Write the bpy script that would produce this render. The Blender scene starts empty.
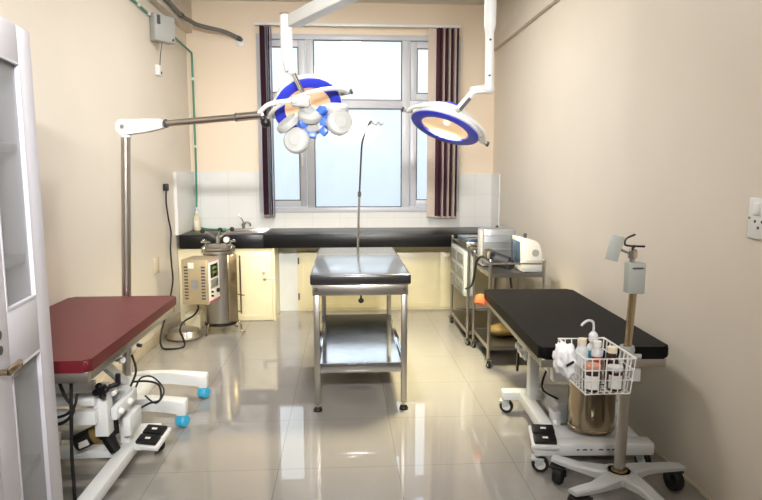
import bpy, bmesh, math, random
from mathutils import Vector, Matrix, Quaternion
random.seed(7)
SC = bpy.context.scene
COL = SC.collection
PI = math.pi
WM = {}

# ------------------------------------------------------------------ helpers
def lin(r, g, b):
    f = lambda c: (c/255/12.92) if c/255 <= .04045 else ((c/255+.055)/1.055)**2.4
    return (f(r), f(g), f(b), 1)

class MB:
    """collects shapes in world coordinates; build() links them as one mesh object"""
    def __init__(s): s.bm = bmesh.new()
    def _new(s, verts, M, bev=0, seg=2):
        if bev:
            es = list({e for v in verts for e in v.link_edges})
            r = bmesh.ops.bevel(s.bm, geom=es, offset=bev, segments=seg, affect='EDGES', profile=.5)
            verts = list({v for f in r['faces'] for v in f.verts} | {v for v in verts if v.is_valid})
        for v in verts: v.co = M @ v.co
        return s
    def box(s, c, size, rot=None, bev=0, seg=2):
        v = bmesh.ops.create_cube(s.bm, size=1)['verts']
        for q in v: q.co = Vector((q.co.x*size[0], q.co.y*size[1], q.co.z*size[2]))
        M = Matrix.Translation(c)
        if rot is not None: M = M @ (rot if isinstance(rot, Matrix) else Matrix.Rotation(rot, 4, 'Z'))
        return s._new(v, M, bev, seg)
    def bx(s, x0, x1, y0, y1, z0, z1, bev=0, seg=2):
        return s.box(((x0+x1)/2, (y0+y1)/2, (z0+z1)/2), (abs(x1-x0), abs(y1-y0), abs(z1-z0)), None, bev, seg)
    def beam(s, a, b, w, h, bev=0):
        """rectangular bar from a to b, w across, h tall"""
        a, b = Vector(a), Vector(b); d = b-a
        x = d.normalized(); up = Vector((0, 0, 1)) if abs(x.z) < .95 else Vector((0, 1, 0))
        y = up.cross(x).normalized(); z = x.cross(y)
        R = Matrix((x, y, z)).transposed().to_4x4()
        return s.box((a+b)/2, (d.length, w, h), R, bev)
    def cyl(s, a, b, r, r2=None, seg=16):
        a, b = Vector(a), Vector(b); d = b-a
        v = bmesh.ops.create_cone(s.bm, cap_ends=True, segments=seg, radius1=r, radius2=r if r2 is None else r2, depth=d.length)['verts']
        return s._new(v, Matrix.Translation((a+b)/2) @ d.to_track_quat('Z', 'Y').to_matrix().to_4x4())
    def ball(s, c, r, sc=(1, 1, 1), seg=14):
        v = bmesh.ops.create_uvsphere(s.bm, u_segments=seg, v_segments=max(6, seg*2//3), radius=r)['verts']
        return s._new(v, Matrix.Translation(c) @ Matrix.Diagonal((*sc, 1)))
    def lathe(s, prof, c, n=(0, 0, 1), seg=28):
        """prof: (radius, height) pairs, turned round the axis n through c"""
        M = Matrix.Translation(c) @ Vector(n).to_track_quat('Z', 'Y').to_matrix().to_4x4()
        rings = []
        for r, h in prof:
            if r < 1e-6: rings.append([s.bm.verts.new(M @ Vector((0, 0, h)))])
            else: rings.append([s.bm.verts.new(M @ Vector((r*math.cos(t*2*PI/seg), r*math.sin(t*2*PI/seg), h))) for t in range(seg)])
        for p, q in zip(rings, rings[1:]):
            for i in range(seg):
                j = (i+1) % seg
                if len(p) == 1 and len(q) == 1: break
                if len(p) == 1: fv = [p[0], q[j], q[i]][::-1]
                elif len(q) == 1: fv = [p[i], p[j], q[0]]
                else: fv = [p[i], p[j], q[j], q[i]]
                s.bm.faces.new(fv)
        return s
    def tube(s, pts, r, seg=8, sub=6, closed=False, rs=None):
        P = [Vector(p) for p in pts]
        if sub > 1 and len(P) > 2:
            Q = []; n = len(P)
            rng = range(n if closed else n-1)
            for i in rng:
                p0 = P[(i-1) % n] if (closed or i > 0) else P[i]
                p1, p2 = P[i], P[(i+1) % n]
                p3 = P[(i+2) % n] if (closed or i+2 < n) else p2
                for k in range(sub):
                    t = k/sub
                    Q.append(.5*((2*p1)+(p2-p0)*t+(2*p0-5*p1+4*p2-p3)*t*t+(3*p1-p0-3*p2+p3)*t**3))
            if not closed: Q.append(P[-1])
            P = Q
        n = len(P); rings = []; nrm = None
        for i, p in enumerate(P):
            if closed: d = P[(i+1) % n]-P[i-1]
            else: d = P[min(i+1, n-1)]-P[max(i-1, 0)]
            d.normalize()
            if nrm is None:
                nrm = d.cross(Vector((0, 0, 1)) if abs(d.z) < .9 else Vector((1, 0, 0))).normalized()
            nrm = (nrm - d*nrm.dot(d)).normalized()
            bi = d.cross(nrm)
            rr = r if rs is None else rs[0]+(rs[1]-rs[0])*i/(n-1)
            rings.append([s.bm.verts.new(p+rr*(nrm*math.cos(a*2*PI/seg)+bi*math.sin(a*2*PI/seg))) for a in range(seg)])
        m = n if closed else n-1
        for i in range(m):
            a, b = rings[i], rings[(i+1) % n]
            for k in range(seg):
                s.bm.faces.new([a[k], a[(k+1) % seg], b[(k+1) % seg], b[k]])
        if not closed:
            s.bm.faces.new(rings[0][::-1]); s.bm.faces.new(rings[-1])
        return s
    def prism(s, poly, z0, z1, M=None, bev=0):
        M = M or Matrix.Identity(4)
        lo = [s.bm.verts.new(Vector((x, y, z0))) for x, y in poly]
        hi = [s.bm.verts.new(Vector((x, y, z1))) for x, y in poly]
        s.bm.faces.new(lo[::-1]); s.bm.faces.new(hi)
        n = len(poly)
        for i in range(n):
            j = (i+1) % n
            s.bm.faces.new([lo[i], lo[j], hi[j], hi[i]])
        return s._new(lo+hi, M, bev)
    def build(s, name, mat, parent=None, origin=None, angle=35):
        bmesh.ops.recalc_face_normals(s.bm, faces=s.bm.faces[:])
        if parent is not None: W = WM[parent]
        else: W = Matrix.Translation(origin) if origin is not None else Matrix.Identity(4)
        s.bm.transform(W.inverted())
        me = bpy.data.meshes.new(name); s.bm.to_mesh(me); s.bm.free()
        for p in me.polygons: p.use_smooth = True
        me.set_sharp_from_angle(angle=math.radians(angle))
        me.materials.append(mat)
        o = bpy.data.objects.new(name, me); COL.objects.link(o)
        if parent is not None: o.parent = parent
        else: o.matrix_world = W
        WM[o] = W
        return o

def tag(o, label, cat, group=None):
    o['label'] = label; o['category'] = cat
    if group: o['group'] = group
    return o
def thing(name, label, cat, loc=(0, 0, 0), group=None):
    o = bpy.data.objects.new(name, None); COL.objects.link(o)
    o.empty_display_size = .05; o.location = loc
    WM[o] = Matrix.Translation(loc)
    return tag(o, label, cat, group)
def struct(o):
    o['kind'] = 'structure'; return o
def lab(o, t):
    o['label'] = t; return o

def mat(name, col, rough=.5, metal=0, noise=.06, scale=8, bump=0, bscale=60, coat=0, spec=.5, stretch=None, rn=0):
    m = bpy.data.materials.new(name); m.use_nodes = True
    nt = m.node_tree; b = nt.nodes['Principled BSDF']; L = nt.links.new
    b.inputs['Roughness'].default_value = rough; b.inputs['Metallic'].default_value = metal
    b.inputs['Specular IOR Level'].default_value = spec
    b.inputs['Coat Weight'].default_value = coat; b.inputs['Coat Roughness'].default_value = .08
    tc = nt.nodes.new('ShaderNodeTexCoord'); mp = nt.nodes.new('ShaderNodeMapping')
    if stretch: mp.inputs['Scale'].default_value = stretch
    L(tc.outputs['Object'], mp.inputs['Vector'])
    no = nt.nodes.new('ShaderNodeTexNoise'); no.inputs['Scale'].default_value = scale; no.inputs['Detail'].default_value = 4
    L(mp.outputs[0], no.inputs['Vector'])
    rp = nt.nodes.new('ShaderNodeValToRGB')
    c0 = [max(0, c*(1-noise)) for c in col[:3]]; c1 = [min(1, c*(1+noise)) for c in col[:3]]
    rp.color_ramp.elements[0].color = (*c0, 1); rp.color_ramp.elements[0].position = .3
    rp.color_ramp.elements[1].color = (*c1, 1); rp.color_ramp.elements[1].position = .7
    L(no.outputs['Fac'], rp.inputs['Fac']); L(rp.outputs['Color'], b.inputs['Base Color'])
    if rn:
        mr = nt.nodes.new('ShaderNodeMapRange')
        mr.inputs['To Min'].default_value = max(0, rough-rn); mr.inputs['To Max'].default_value = rough+rn
        L(no.outputs['Fac'], mr.inputs['Value']); L(mr.outputs[0], b.inputs['Roughness'])
    if bump:
        n2 = nt.nodes.new('ShaderNodeTexNoise'); n2.inputs['Scale'].default_value = bscale
        L(mp.outputs[0], n2.inputs['Vector'])
        bp = nt.nodes.new('ShaderNodeBump'); bp.inputs['Strength'].default_value = bump; bp.inputs['Distance'].default_value = .004
        L(n2.outputs['Fac'], bp.inputs['Height']); L(bp.outputs[0], b.inputs['Normal'])
    return m

def emit_mat(name, col, strength, base):
    m = mat(name, base, .3)
    b = m.node_tree.nodes['Principled BSDF']
    b.inputs['Emission Color'].default_value = col; b.inputs['Emission Strength'].default_value = strength
    return m

def tile_mat(name, col, grout, tx, ty, ox, oy, axes, rough, gw=.004, noise=.03, spec=.5):
    """square tiles in object coordinates; axes picks the two directions of the grid"""
    m = mat(name, col, rough, noise=noise, scale=2.5, spec=spec)
    nt = m.node_tree; L = nt.links.new; b = nt.nodes['Principled BSDF']
    tc = nt.nodes.new('ShaderNodeTexCoord'); sp = nt.nodes.new('ShaderNodeSeparateXYZ'); L(tc.outputs['Object'], sp.inputs[0])
    def mth(op, a, v):
        n = nt.nodes.new('ShaderNodeMath'); n.operation = op
        if isinstance(a, float): n.inputs[0].default_value = a
        else: L(a, n.inputs[0])
        if isinstance(v, float): n.inputs[1].default_value = v
        else: L(v, n.inputs[1])
        return n.outputs[0]
    def line(ax, t, o):
        q = mth('MODULO', mth('ADD', mth('SUBTRACT', sp.outputs[ax], float(o)), float(t)*100.5), float(t))
        d = mth('ABSOLUTE', mth('SUBTRACT', q, float(t)/2), 0.)
        return mth('LESS_THAN', d, gw/2)
    g = mth('MAXIMUM', line(axes[0], tx, ox), line(axes[1], ty, oy))
    mx = nt.nodes.new('ShaderNodeMix'); mx.data_type = 'RGBA'
    old = b.inputs['Base Color'].links[0].from_socket
    L(g, mx.inputs['Factor']); L(old, mx.inputs['A']); mx.inputs['B'].default_value = grout
    L(mx.outputs['Result'], b.inputs['Base Color'])
    rr = mth('ADD', mth('MULTIPLY', g, .06), float(rough)); L(rr, b.inputs['Roughness'])
    return m

def pane_mat(name, tint, rough, transp, frost=None):
    m = bpy.data.materials.new(name); m.use_nodes = True
    nt = m.node_tree; nt.nodes.clear(); L = nt.links.new
    out = nt.nodes.new('ShaderNodeOutputMaterial')
    tr = nt.nodes.new('ShaderNodeBsdfTransparent'); tr.inputs[0].default_value = tint
    gl = nt.nodes.new('ShaderNodeBsdfGlossy'); gl.inputs['Roughness'].default_value = rough; gl.inputs[0].default_value = (.9, .9, .9, 1)
    fr = nt.nodes.new('ShaderNodeFresnel'); fr.inputs[0].default_value = 1.5
    no = nt.nodes.new('ShaderNodeTexNoise'); no.inputs['Scale'].default_value = 3
    base = tr
    if frost:
        tl = nt.nodes.new('ShaderNodeBsdfTranslucent'); tl.inputs[0].default_value = frost
        mr = nt.nodes.new('ShaderNodeMapRange'); mr.inputs['To Min'].default_value = 1-transp-.05; mr.inputs['To Max'].default_value = 1-transp+.05
        L(no.outputs['Fac'], mr.inputs['Value'])
        ms = nt.nodes.new('ShaderNodeMixShader'); L(mr.outputs[0], ms.inputs[0]); L(tr.outputs[0], ms.inputs[1]); L(tl.outputs[0], ms.inputs[2])
        base = ms
    m2 = nt.nodes.new('ShaderNodeMixShader'); L(fr.outputs[0], m2.inputs[0]); L(base.outputs[0], m2.inputs[1]); L(gl.outputs[0], m2.inputs[2])
    L(m2.outputs[0], out.inputs[0])
    return m

def film_mat(name):
    """glass with a dull streaky film: partly see-through, no mirror gloss"""
    m = mat(name, lin(196, 198, 202), .75, noise=.10, scale=3, stretch=(14, 14, .35), spec=.2)
    nt = m.node_tree; L = nt.links.new; b = nt.nodes['Principled BSDF']; out = nt.nodes['Material Output']
    tr = nt.nodes.new('ShaderNodeBsdfTransparent'); ms = nt.nodes.new('ShaderNodeMixShader'); ms.inputs[0].default_value = .33
    L(tr.outputs[0], ms.inputs[1]); L(b.outputs[0], ms.inputs[2]); L(ms.outputs[0], out.inputs[0])
    return m

M = {}
M['wall'] = mat('cream_wall_paint', lin(222, 213, 199), .42, noise=.03, scale=1.3, bump=.08, bscale=25, spec=.4)
M['wall_warm_lit'] = mat('wall_paint_warm_light', lin(232, 215, 192), .5, noise=.02, scale=1.3, bump=.06, bscale=25)  # back wall paint with the warm light on it mixed into the colour
M['ceiling'] = mat('ceiling_distemper', lin(214, 210, 200), .8, noise=.03)
M['beam'] = mat('beam_paint', lin(222, 213, 199), .5, noise=.03)
M['floor'] = tile_mat('vitrified_floor_tiles', lin(156, 152, 147), lin(122, 116, 108), .6, .6, -.34, 2.87, (0, 1), .03, .003, spec=1.)
M['skirt'] = mat('skirting_tile', lin(214, 200, 178), .2, noise=.05)
M['wtile'] = tile_mat('white_wall_tiles', lin(226, 226, 223), lin(212, 213, 211), .3, .25, -.05, .98, (0, 2), .14, .005)
M['wtile_side'] = tile_mat('white_side_tiles', lin(226, 226, 223), lin(212, 213, 211), .3, .25, .0, .98, (1, 2), .14, .005)
M['upvc'] = mat('grey_white_window_frame', lin(196, 199, 206), .35, noise=.02)
M['gasket'] = mat('dark_gasket', lin(70, 74, 78), .6)
M['pane'] = pane_mat('frosted_window_glass', (.93, .97, 1, 1), .05, .8, (.86, .92, .97, 1))
M['glass'] = pane_mat('lamp_lens_glass', (.86, .88, .9, 1), .03, 1)
M['film'] = film_mat('dull_filmed_glass')
M['maroon_slat'] = mat('maroon_blind_fabric', lin(72, 30, 48), .8, noise=.1, scale=40, bump=.2, bscale=300)
M['beige_slat'] = mat('beige_blind_fabric', lin(205, 190, 176), .8, noise=.05, scale=40, bump=.2, bscale=300)
M['sheer'] = mat('grey_sheer_slat', lin(150, 150, 165), .7, noise=.05, scale=40)
M['granite'] = mat('black_granite', lin(9, 9, 11), .34, noise=.5, scale=180, spec=.35)
M['cream'] = mat('cream_cabinet_paint', lin(232, 222, 186), .35, noise=.03)
M['white'] = mat('white_enamel', lin(222, 224, 224), .28, noise=.02)
M['whitep'] = mat('white_plastic', lin(228, 228, 226), .35, noise=.02)
M['greyw'] = mat('grey_white_powder_coat', lin(186, 190, 190), .4, noise=.03)
M['petal'] = mat('grey_lamp_shell', lin(168, 169, 166), .35, noise=.02)
M['pale_grey'] = mat('pale_grey_plastic', lin(160, 163, 158), .45, noise=.04)
M['steel'] = mat('brushed_stainless', lin(182, 178, 172), .28, 1, noise=.04, scale=3)
M['darksteel'] = mat('dark_steel', lin(96, 96, 96), .3, 1, noise=.05)
M['chrome'] = mat('polished_chrome', lin(206, 205, 200), .12, 1, noise=.03)
M['brass'] = mat('warm_steel', lin(184, 168, 138), .22, 1, noise=.05, scale=4)
M['shelf'] = mat('polished_steel_shelf', lin(186, 190, 196), .10, 1, noise=.03, scale=3, bump=.05, bscale=10)
M['steel_warm_reflect'] = mat('hammered_steel_warm_reflection', lin(186, 170, 138), .35, .55, noise=.06, bump=.1, bscale=120)  # steel sheet, its warm reflection tinted into the base colour
M['drum'] = mat('brownish_steel', lin(172, 156, 130), .2, 1, noise=.10, scale=4, stretch=(1, 1, .4))
M['maroon'] = mat('maroon_leatherette', lin(94, 14, 25), .42, noise=.08, scale=9, bump=.12, bscale=40, spec=.5)
M['black_vinyl'] = mat('black_leatherette', lin(10, 9, 10), .55, noise=.2, scale=7, bump=.12, bscale=35, spec=.14)
M['gloss_vinyl'] = mat('glossy_dark_leatherette', lin(12, 13, 20), .28, noise=.2, scale=6, bump=.06, bscale=9, spec=.9, coat=.9)
M['pad'] = mat('pale_blue_plastic_sheet', lin(176, 196, 216), .2, noise=.16, scale=6, stretch=(.6, 3, 1), bump=.3, bscale=14, coat=.4)
M['rubber'] = mat('black_rubber', lin(13, 13, 14), .6, noise=.2)
M['blackp'] = mat('black_plastic', lin(15, 15, 17), .4, noise=.1)
M['bluep'] = mat('blue_castor_plastic', lin(64, 176, 218), .4, noise=.04)
M['lampblue'] = mat('royal_blue_lamp_plastic', lin(48, 60, 206), .3, noise=.04)
M['jointblue'] = mat('blue_joint_plastic', lin(66, 108, 206), .35, noise=.04)
M['green'] = mat('green_conduit', lin(70, 138, 110), .4, noise=.08)
M['hose'] = mat('grey_flexible_hose', lin(104, 104, 100), .5, noise=.1, scale=60)
M['boxgrey'] = mat('grey_electrical_box', lin(168, 168, 164), .5, noise=.04)
M['boxside'] = mat('beige_switch_box', lin(208, 202, 192), .5)
M['brown_glass'] = mat('dark_brown_bottle', lin(52, 22, 18), .15, noise=.2, coat=.3)
M['red_liq'] = mat('red_liquid_plastic', lin(176, 46, 30), .3, noise=.08)
M['blue_liq'] = mat('blue_liquid_plastic', lin(60, 160, 190), .3, noise=.08)
M['milky'] = mat('milky_plastic', lin(206, 210, 212), .35, noise=.04)
M['ivory'] = mat('ivory_cap', lin(226, 214, 190), .4, noise=.04)
M['pink'] = mat('pinkish_lid', lin(196, 138, 112), .4, noise=.06)
M['gauze'] = mat('white_cotton_gauze', lin(232, 232, 234), .9, noise=.05, scale=30, bump=.8, bscale=60, spec=.1)
M['label'] = mat('paper_label', lin(224, 222, 216), .6, noise=.05, scale=60)
M['navy'] = mat('navy_nylon_cuff', lin(17, 21, 38), .6, noise=.15, scale=30, bump=.3, bscale=90)
M['screen'] = mat('dull_blue_screen', lin(60, 86, 112), .15, noise=.1, coat=.4)
M['darkscreen'] = mat('dark_display', lin(26, 30, 24), .15, noise=.2)
M['greenlcd'] = mat('green_readout', lin(90, 128, 60), .3, noise=.3, scale=90)
M['rackgrey'] = mat('dull_grey_drawer', lin(122, 124, 120), .4)
M['steelblue'] = mat('grey_blue_steel', lin(168, 172, 180), .32, .8, noise=.05, stretch=(.3, 1, 6))
M['orange'] = mat('orange_cloth', lin(204, 104, 60), .7, noise=.08, bump=.2)
M['tan'] = mat('yellow_brown_bag', lin(120, 98, 48), .6, noise=.2, scale=12, bump=.3)
M['soap'] = mat('pale_yellow_liquid_plastic', lin(214, 204, 166), .3, noise=.05)
M['magenta'] = mat('magenta_trim', lin(166, 44, 96), .4)
M['doorwhite'] = mat('white_painted_door', lin(204, 203, 212), .4, noise=.03, scale=3)
M['cabin'] = mat('grey_cabinet_lining', lin(176, 178, 182), .5, noise=.12, scale=3, stretch=(9, 9, .4))
M['reflector'] = emit_mat('warm_lit_reflector', (1, .62, .34, 1), .38, lin(236, 196, 160))
M['reflector2'] = emit_mat('yellow_lit_reflector', (1, .76, .40, 1), .5, lin(240, 206, 160))
M['bulb'] = emit_mat('bulb_glow', (1, .88, .6, 1), 1.3, lin(255, 240, 210))
M['tubelight'] = emit_mat('tube_glow', (1, .97, .92, 1), 6., lin(250, 250, 250))

# ------------------------------------------------------------------ camera
cam = bpy.data.cameras.new('camera'); co = bpy.data.objects.new('camera', cam); COL.objects.link(co)
cam.sensor_width = 36; cam.lens = 600/762*36; cam.clip_start = .02
H = 1.48
d = Vector((-37, 78, 600)).normalized(); a = Vector((0, 600, -78)).normalized(); xx = a.cross(d)
fwd = Vector((xx.z, d.z, a.z)); upv = Vector((xx.y, d.y, a.y)); rgt = Vector((xx.x, d.x, a.x))
co.matrix_world = Matrix.Translation((0, 0, H)) @ Matrix((rgt, upv, -fwd)).transposed().to_4x4()
SC.camera = co

# ------------------------------------------------------------------ the room
XL, XR, YB, YF, ZC = -1.64, 1.645, 6.62, -.9, 3.25
WX0, WX1, WZ0, WZ1 = -.915, 1.265, 1.04, 2.925
struct(MB().bx(XL-.2, XR+.2, YF-.2, YB+.2, -.1, 0).build('floor', M['floor']))
struct(MB().bx(XL-.2, XR+.2, YF-.2, YB+.2, ZC, ZC+.1).build('ceiling', M['ceiling']))
struct(MB().bx(XL-.2, XL, YF-.2, YB+.2, 0, ZC).build('wall_left', M['wall']))
struct(MB().bx(XR, XR+.2, YF-.2, YB+.2, 0, ZC).build('wall_right', M['wall']))
struct(MB().bx(XL, XR, YF-.2, YF, 0, ZC).build('wall_front', M['wall']))
b = MB()
b.bx(XL, WX0, YB, YB+.2, 0, ZC); b.bx(WX1, XR, YB, YB+.2, 0, ZC)
b.bx(WX0, WX1, YB, YB+.2, 0, WZ0); b.bx(WX0, WX1, YB, YB+.2, WZ1, ZC)
struct(b.build('wall_back', M['wall_warm_lit']))
# side beams under the ceiling
struct(MB().bx(XL, XL+.07, YF, YB, 2.92, ZC, .004).build('trim_1', M['beam']))
struct(MB().bx(XR-.04, XR, YF, YB, 2.775, ZC, .004).build('trim_2', M['beam']))
# tiled splashback
b = MB()
b.bx(XL, WX0-.002, YB-.012, YB, .87, 1.485); b.bx(WX1+.002, XR, YB-.012, YB, .87, 1.465); b.bx(WX0-.002, WX1+.002, YB-.012, YB, .87, WZ0-.002)
struct(b.build('trim_3', M['wtile']))
struct(MB().bx(XL, XL+.03, 5.92, YB-.012, .87, 1.48).build('trim_4', M['wtile_side']))
struct(MB().bx(XR-.012, XR, 6.28, YB-.012, .87, 1.455).build('trim_5', M['wtile_side']))
struct(MB().bx(XL, XL+.012, YF, 5.93, 0, .10, .003).build('baseboard_left', M['skirt']))
struct(MB().bx(XR-.008, XR, YF, 6.3, 0, .02, .002).build('baseboard_right', M['skirt']))

# window: frame, opening sashes left and right, fixed middle panes, top lights
win = bpy.data.objects.new('window_1', None); COL.objects.link(win); win.location = (.175, YB, WZ0); WM[win] = Matrix.Translation(win.location); struct(win)
y0, y1 = YB-.012, YB+.06
b = MB()
b.bx(WX0, WX0+.055, y0, y1, WZ0, WZ1, .004); b.bx(WX1-.055, WX1, y0, y1, WZ0, WZ1, .004)
b.bx(WX0+.055, WX1-.055, y0, y1, WZ0, WZ0+.055, .004); b.bx(WX0+.055, WX1-.055, y0, y1, WZ1-.055, WZ1, .004)
b.bx(-.40, -.317, y0, y1, WZ0+.055, WZ1-.055, .004); b.bx(.632, .717, y0, y1, WZ0+.055, WZ1-.055, .004)
b.bx(WX0+.055, -.40, y0, y1, 2.16, 2.245, .004); b.bx(-.317, .632, y0, y1, 2.16, 2.245, .004); b.bx(.717, WX1-.055, y0, y1, 2.16, 2.245, .004)
b.build('window_frame', M['upvc'], win)
def opening(x0, x1, z0, z1, sash):
    if sash:
        w = .075; q = MB()
        q.bx(x0+.006, x0+w, y0+.01, y1-.01, z0+.006, z1-.006, .005); q.bx(x1-w, x1-.006, y0+.01, y1-.01, z0+.006, z1-.006, .005)
        q.bx(x0+w, x1-w, y0+.01, y1-.01, z0+.006, z0+w, .005); q.bx(x0+w, x1-w, y0+.01, y1-.01, z1-w, z1-.006, .005)
        q.build('sash', M['upvc'], win); x0 += w; x1 -= w; z0 += w; z1 -= w
    g = MB(); t = .009
    g.bx(x0, x0+t, y0+.012, y0+.03, z0, z1); g.bx(x1-t, x1, y0+.012, y0+.03, z0, z1); g.bx(x0+t, x1-t, y0+.012, y0+.03, z0, z0+t); g.bx(x0+t, x1-t, y0+.012, y0+.03, z1-t, z1)
    g.build('gasket', M['gasket'], win)
    MB().bx(x0+t, x1-t, y0+.02, y0+.026, z0+t, z1-t).build('pane', M['pane'], win)
for z0, z1 in ((WZ0+.055, 2.16), (2.245, WZ1-.055)):
    opening(WX0+.055, -.40, z0, z1, True); opening(-.317, .632, z0, z1, False); opening(.717, WX1-.055, z0, z1, True)
for x in (-.45, .76):
    q = MB(); q.box((x, y0+.002, 1.62), (.022, .014, .09), None, .004); q.box((x, y0-.016, 1.60), (.016, .02, .12), None, .005); q.build('window_handle', M['whitep'], win)

# ------------------------------------------------------------------ blinds
yb = YB-.075
t = thing('vertical_blind', 'maroon and beige vertical blind drawn aside on a white rail over the window', 'blind', (.17, yb, 3.0))
MB().bx(-.915, 1.245, yb-.018, yb+.018, 2.99, 3.022, .004).build('head_rail', M['whitep'], t)
for x in (-.55, -.1, .62, 1.1): MB().bx(x-.012, x+.012, yb+.016, YB, 3.0, 3.03).build('bracket', M['whitep'], t)
def slat(x, m, ang, z0=1.0, w=.09):
    q = MB(); R = Matrix.Rotation(ang, 4, 'Z')
    q.box((x, yb, (2.985+z0)/2), (w, .0025, 2.985-z0), R)
    s = q.build('slat', m, t)
    q = MB(); q.box((x, yb, z0+.012), (w*.96, .007, .024), R, .002); lab(q.build('slat_weight', M['beige_slat'], s), 'pale weight at slat bottom')
    return s
for x, k, an in ((-.845, 'maroon_slat', 1.22), (-.825, 'maroon_slat', 1.3), (-.80, 'sheer', 1.45), (-.775, 'maroon_slat', 1.55), (-.752, 'sheer', 1.5)):
    slat(x, M[k], an)
slat(.945, M['beige_slat'], .1, .985)
for i, x in enumerate((1.00, 1.03, 1.06, 1.09, 1.12, 1.15, 1.18, 1.205)):
    slat(x, M['beige_slat'] if i in (2, 4, 6) else M['maroon_slat'], -1.12-.05*(i % 3), .975)

# ------------------------------------------------------------------ counter, cabinets, sink
ct = thing('countertop', 'long black granite worktop along the back wall under the window', 'worktop', (0, 6.25, .735))
b = MB(); ZT = .87
sx0, sx1, sy0, sy1 = -1.2, -.80, 6.16, 6.52
b.bx(XL+.03, sx0, 5.92, YB-.012, .735, ZT, .003); b.bx(sx1, XR-.0, 5.92, YB-.012, .735, ZT, .003)
b.bx(sx0, sx1, 5.92, sy0, .735, ZT, .003); b.bx(sx0, sx1, sy1, YB-.012, .735, ZT, .003)
b.build('slab', M['granite'], ct)
b = MB(); b.bx(sx0+.004, sx1-.004, sy0+.004, sy1-.004, .738, .745)
b.bx(sx0-.012, sx0+.006, sy0-.012, sy1+.012, ZT-.06, ZT+.004, .002); b.bx(sx1-.006, sx1+.012, sy0-.012, sy1+.012, ZT-.06, ZT+.004, .002)
b.bx(sx0, sx1, sy0-.012, sy0+.006, ZT-.06, ZT+.004, .002); b.bx(sx0, sx1, sy1-.006, sy1+.012, ZT-.06, ZT+.004, .002)
b.build('sink', M['steel'], ct)
tp = thing('tap', 'small chrome tap behind the sink on the black worktop', 'tap', (-1.09, 6.56, ZT))
MB().cyl((-1.09, 6.56, ZT+.001), (-1.09, 6.56, ZT+.07), .016).cyl((-1.09, 6.56, ZT+.03), (-1.09, 6.56, ZT+.06), .022).build('tap_body', M['chrome'], tp)
MB().tube([(-1.09, 6.56, ZT+.055), (-1.05, 6.51, ZT+.075), (-1.01, 6.45, ZT+.07), (-1.0, 6.43, ZT+.045)], .011).build('spout', M['chrome'], tp)
MB().beam((-1.09, 6.56, ZT+.07), (-1.135, 6.55, ZT+.16), .02, .014, .004).build('lever', M['chrome'], tp)

def cab_door(q, x0, x1, y, z0, z1, hinge, parent, lock=True):
    dd = MB(); dd.bx(x0, x1, y-.018, y-.001, z0, z1, .002)
    dr = dd.build('door', M['cream'], parent)
    m = MB(); i = .045
    m.bx(x0+i, x1-i, y-.022, y-.016, z0+i, z0+i+.008); m.bx(x0+i, x1-i, y-.022, y-.016, z1-i-.008, z1-i)
    m.bx(x0+i, x0+i+.008, y-.022, y-.016, z0+i, z1-i); m.bx(x1-i-.008, x1-i, y-.022, y-.016, z0+i, z1-i)
    m.build('moulding', M['cream'], dr)
    hx = x0 if hinge == 'l' else x1
    for z in (z0+.1, z1-.13):
        MB().cyl((hx, y-.024, z), (hx, y-.024, z+.07), .008, seg=8).build('hinge', M['gasket'], dr)
    if lock:
        kx = x1-.07 if hinge == 'l' else x0+.07
        zc = z1-.28
        MB().cyl((kx, y-.018, zc+.08), (kx, y-.04, zc+.08), .013, seg=12).ball((kx, y-.045, zc+.08), .017).build('knob', M['whitep'], dr)
        MB().cyl((kx, y-.018, zc), (kx, y-.026, zc), .013, seg=12).build('lock', M['steel'], dr)
    return dr
c1 = thing('base_cabinet', 'deep cream cabinet behind the upright steel steriliser below the sink', 'cabinet', (-1.15, 6.25, 0), 'cream cabinets under the worktop')
b = MB(); b.bx(XL+.006, -.695, 5.955, YB-.006, 0, .734); b.build('body', M['cream'], c1)
MB().bx(-.722, -.695, 5.942, 5.956, 0, .735, .002).build('stile', M['cream'], c1)
cab_door(c1, -1.2, -.726, 5.955, .008, .70, 'l', c1)
MB().bx(-.77, -.69, 5.925, 5.938, .42, .445, .004).build('latch', M['whitep'], c1)
yr = 6.36
c2 = thing('base_cabinet', 'cream cabinet with dark hinges recessed behind the steel table', 'cabinet', (-.05, 6.5, 0), 'cream cabinets under the worktop')
MB().bx(-.505, .419, yr, YB-.006, 0, .734).build('body', M['cream'], c2)
cab_door(c2, -.49, .37, yr, .025, .64, 'l', c2, False)
c3 = thing('base_cabinet', 'cream cabinet under the right end of the worktop beside the trolleys', 'cabinet', (1.0, 6.5, 0), 'cream cabinets under the worktop')
MB().bx(.42, XR-.006, yr, YB-.006, 0, .734).build('body', M['cream'], c3)
cab_door(c3, .46, 1.02, yr, .025, .62, 'l', c3, False); cab_door(c3, 1.03, 1.58, yr, .025, .62, 'r', c3, False)
struct(MB().bx(-.695, -.505, yr+.005, YB, 0, .735).build('trim_6', M['white']))

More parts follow.
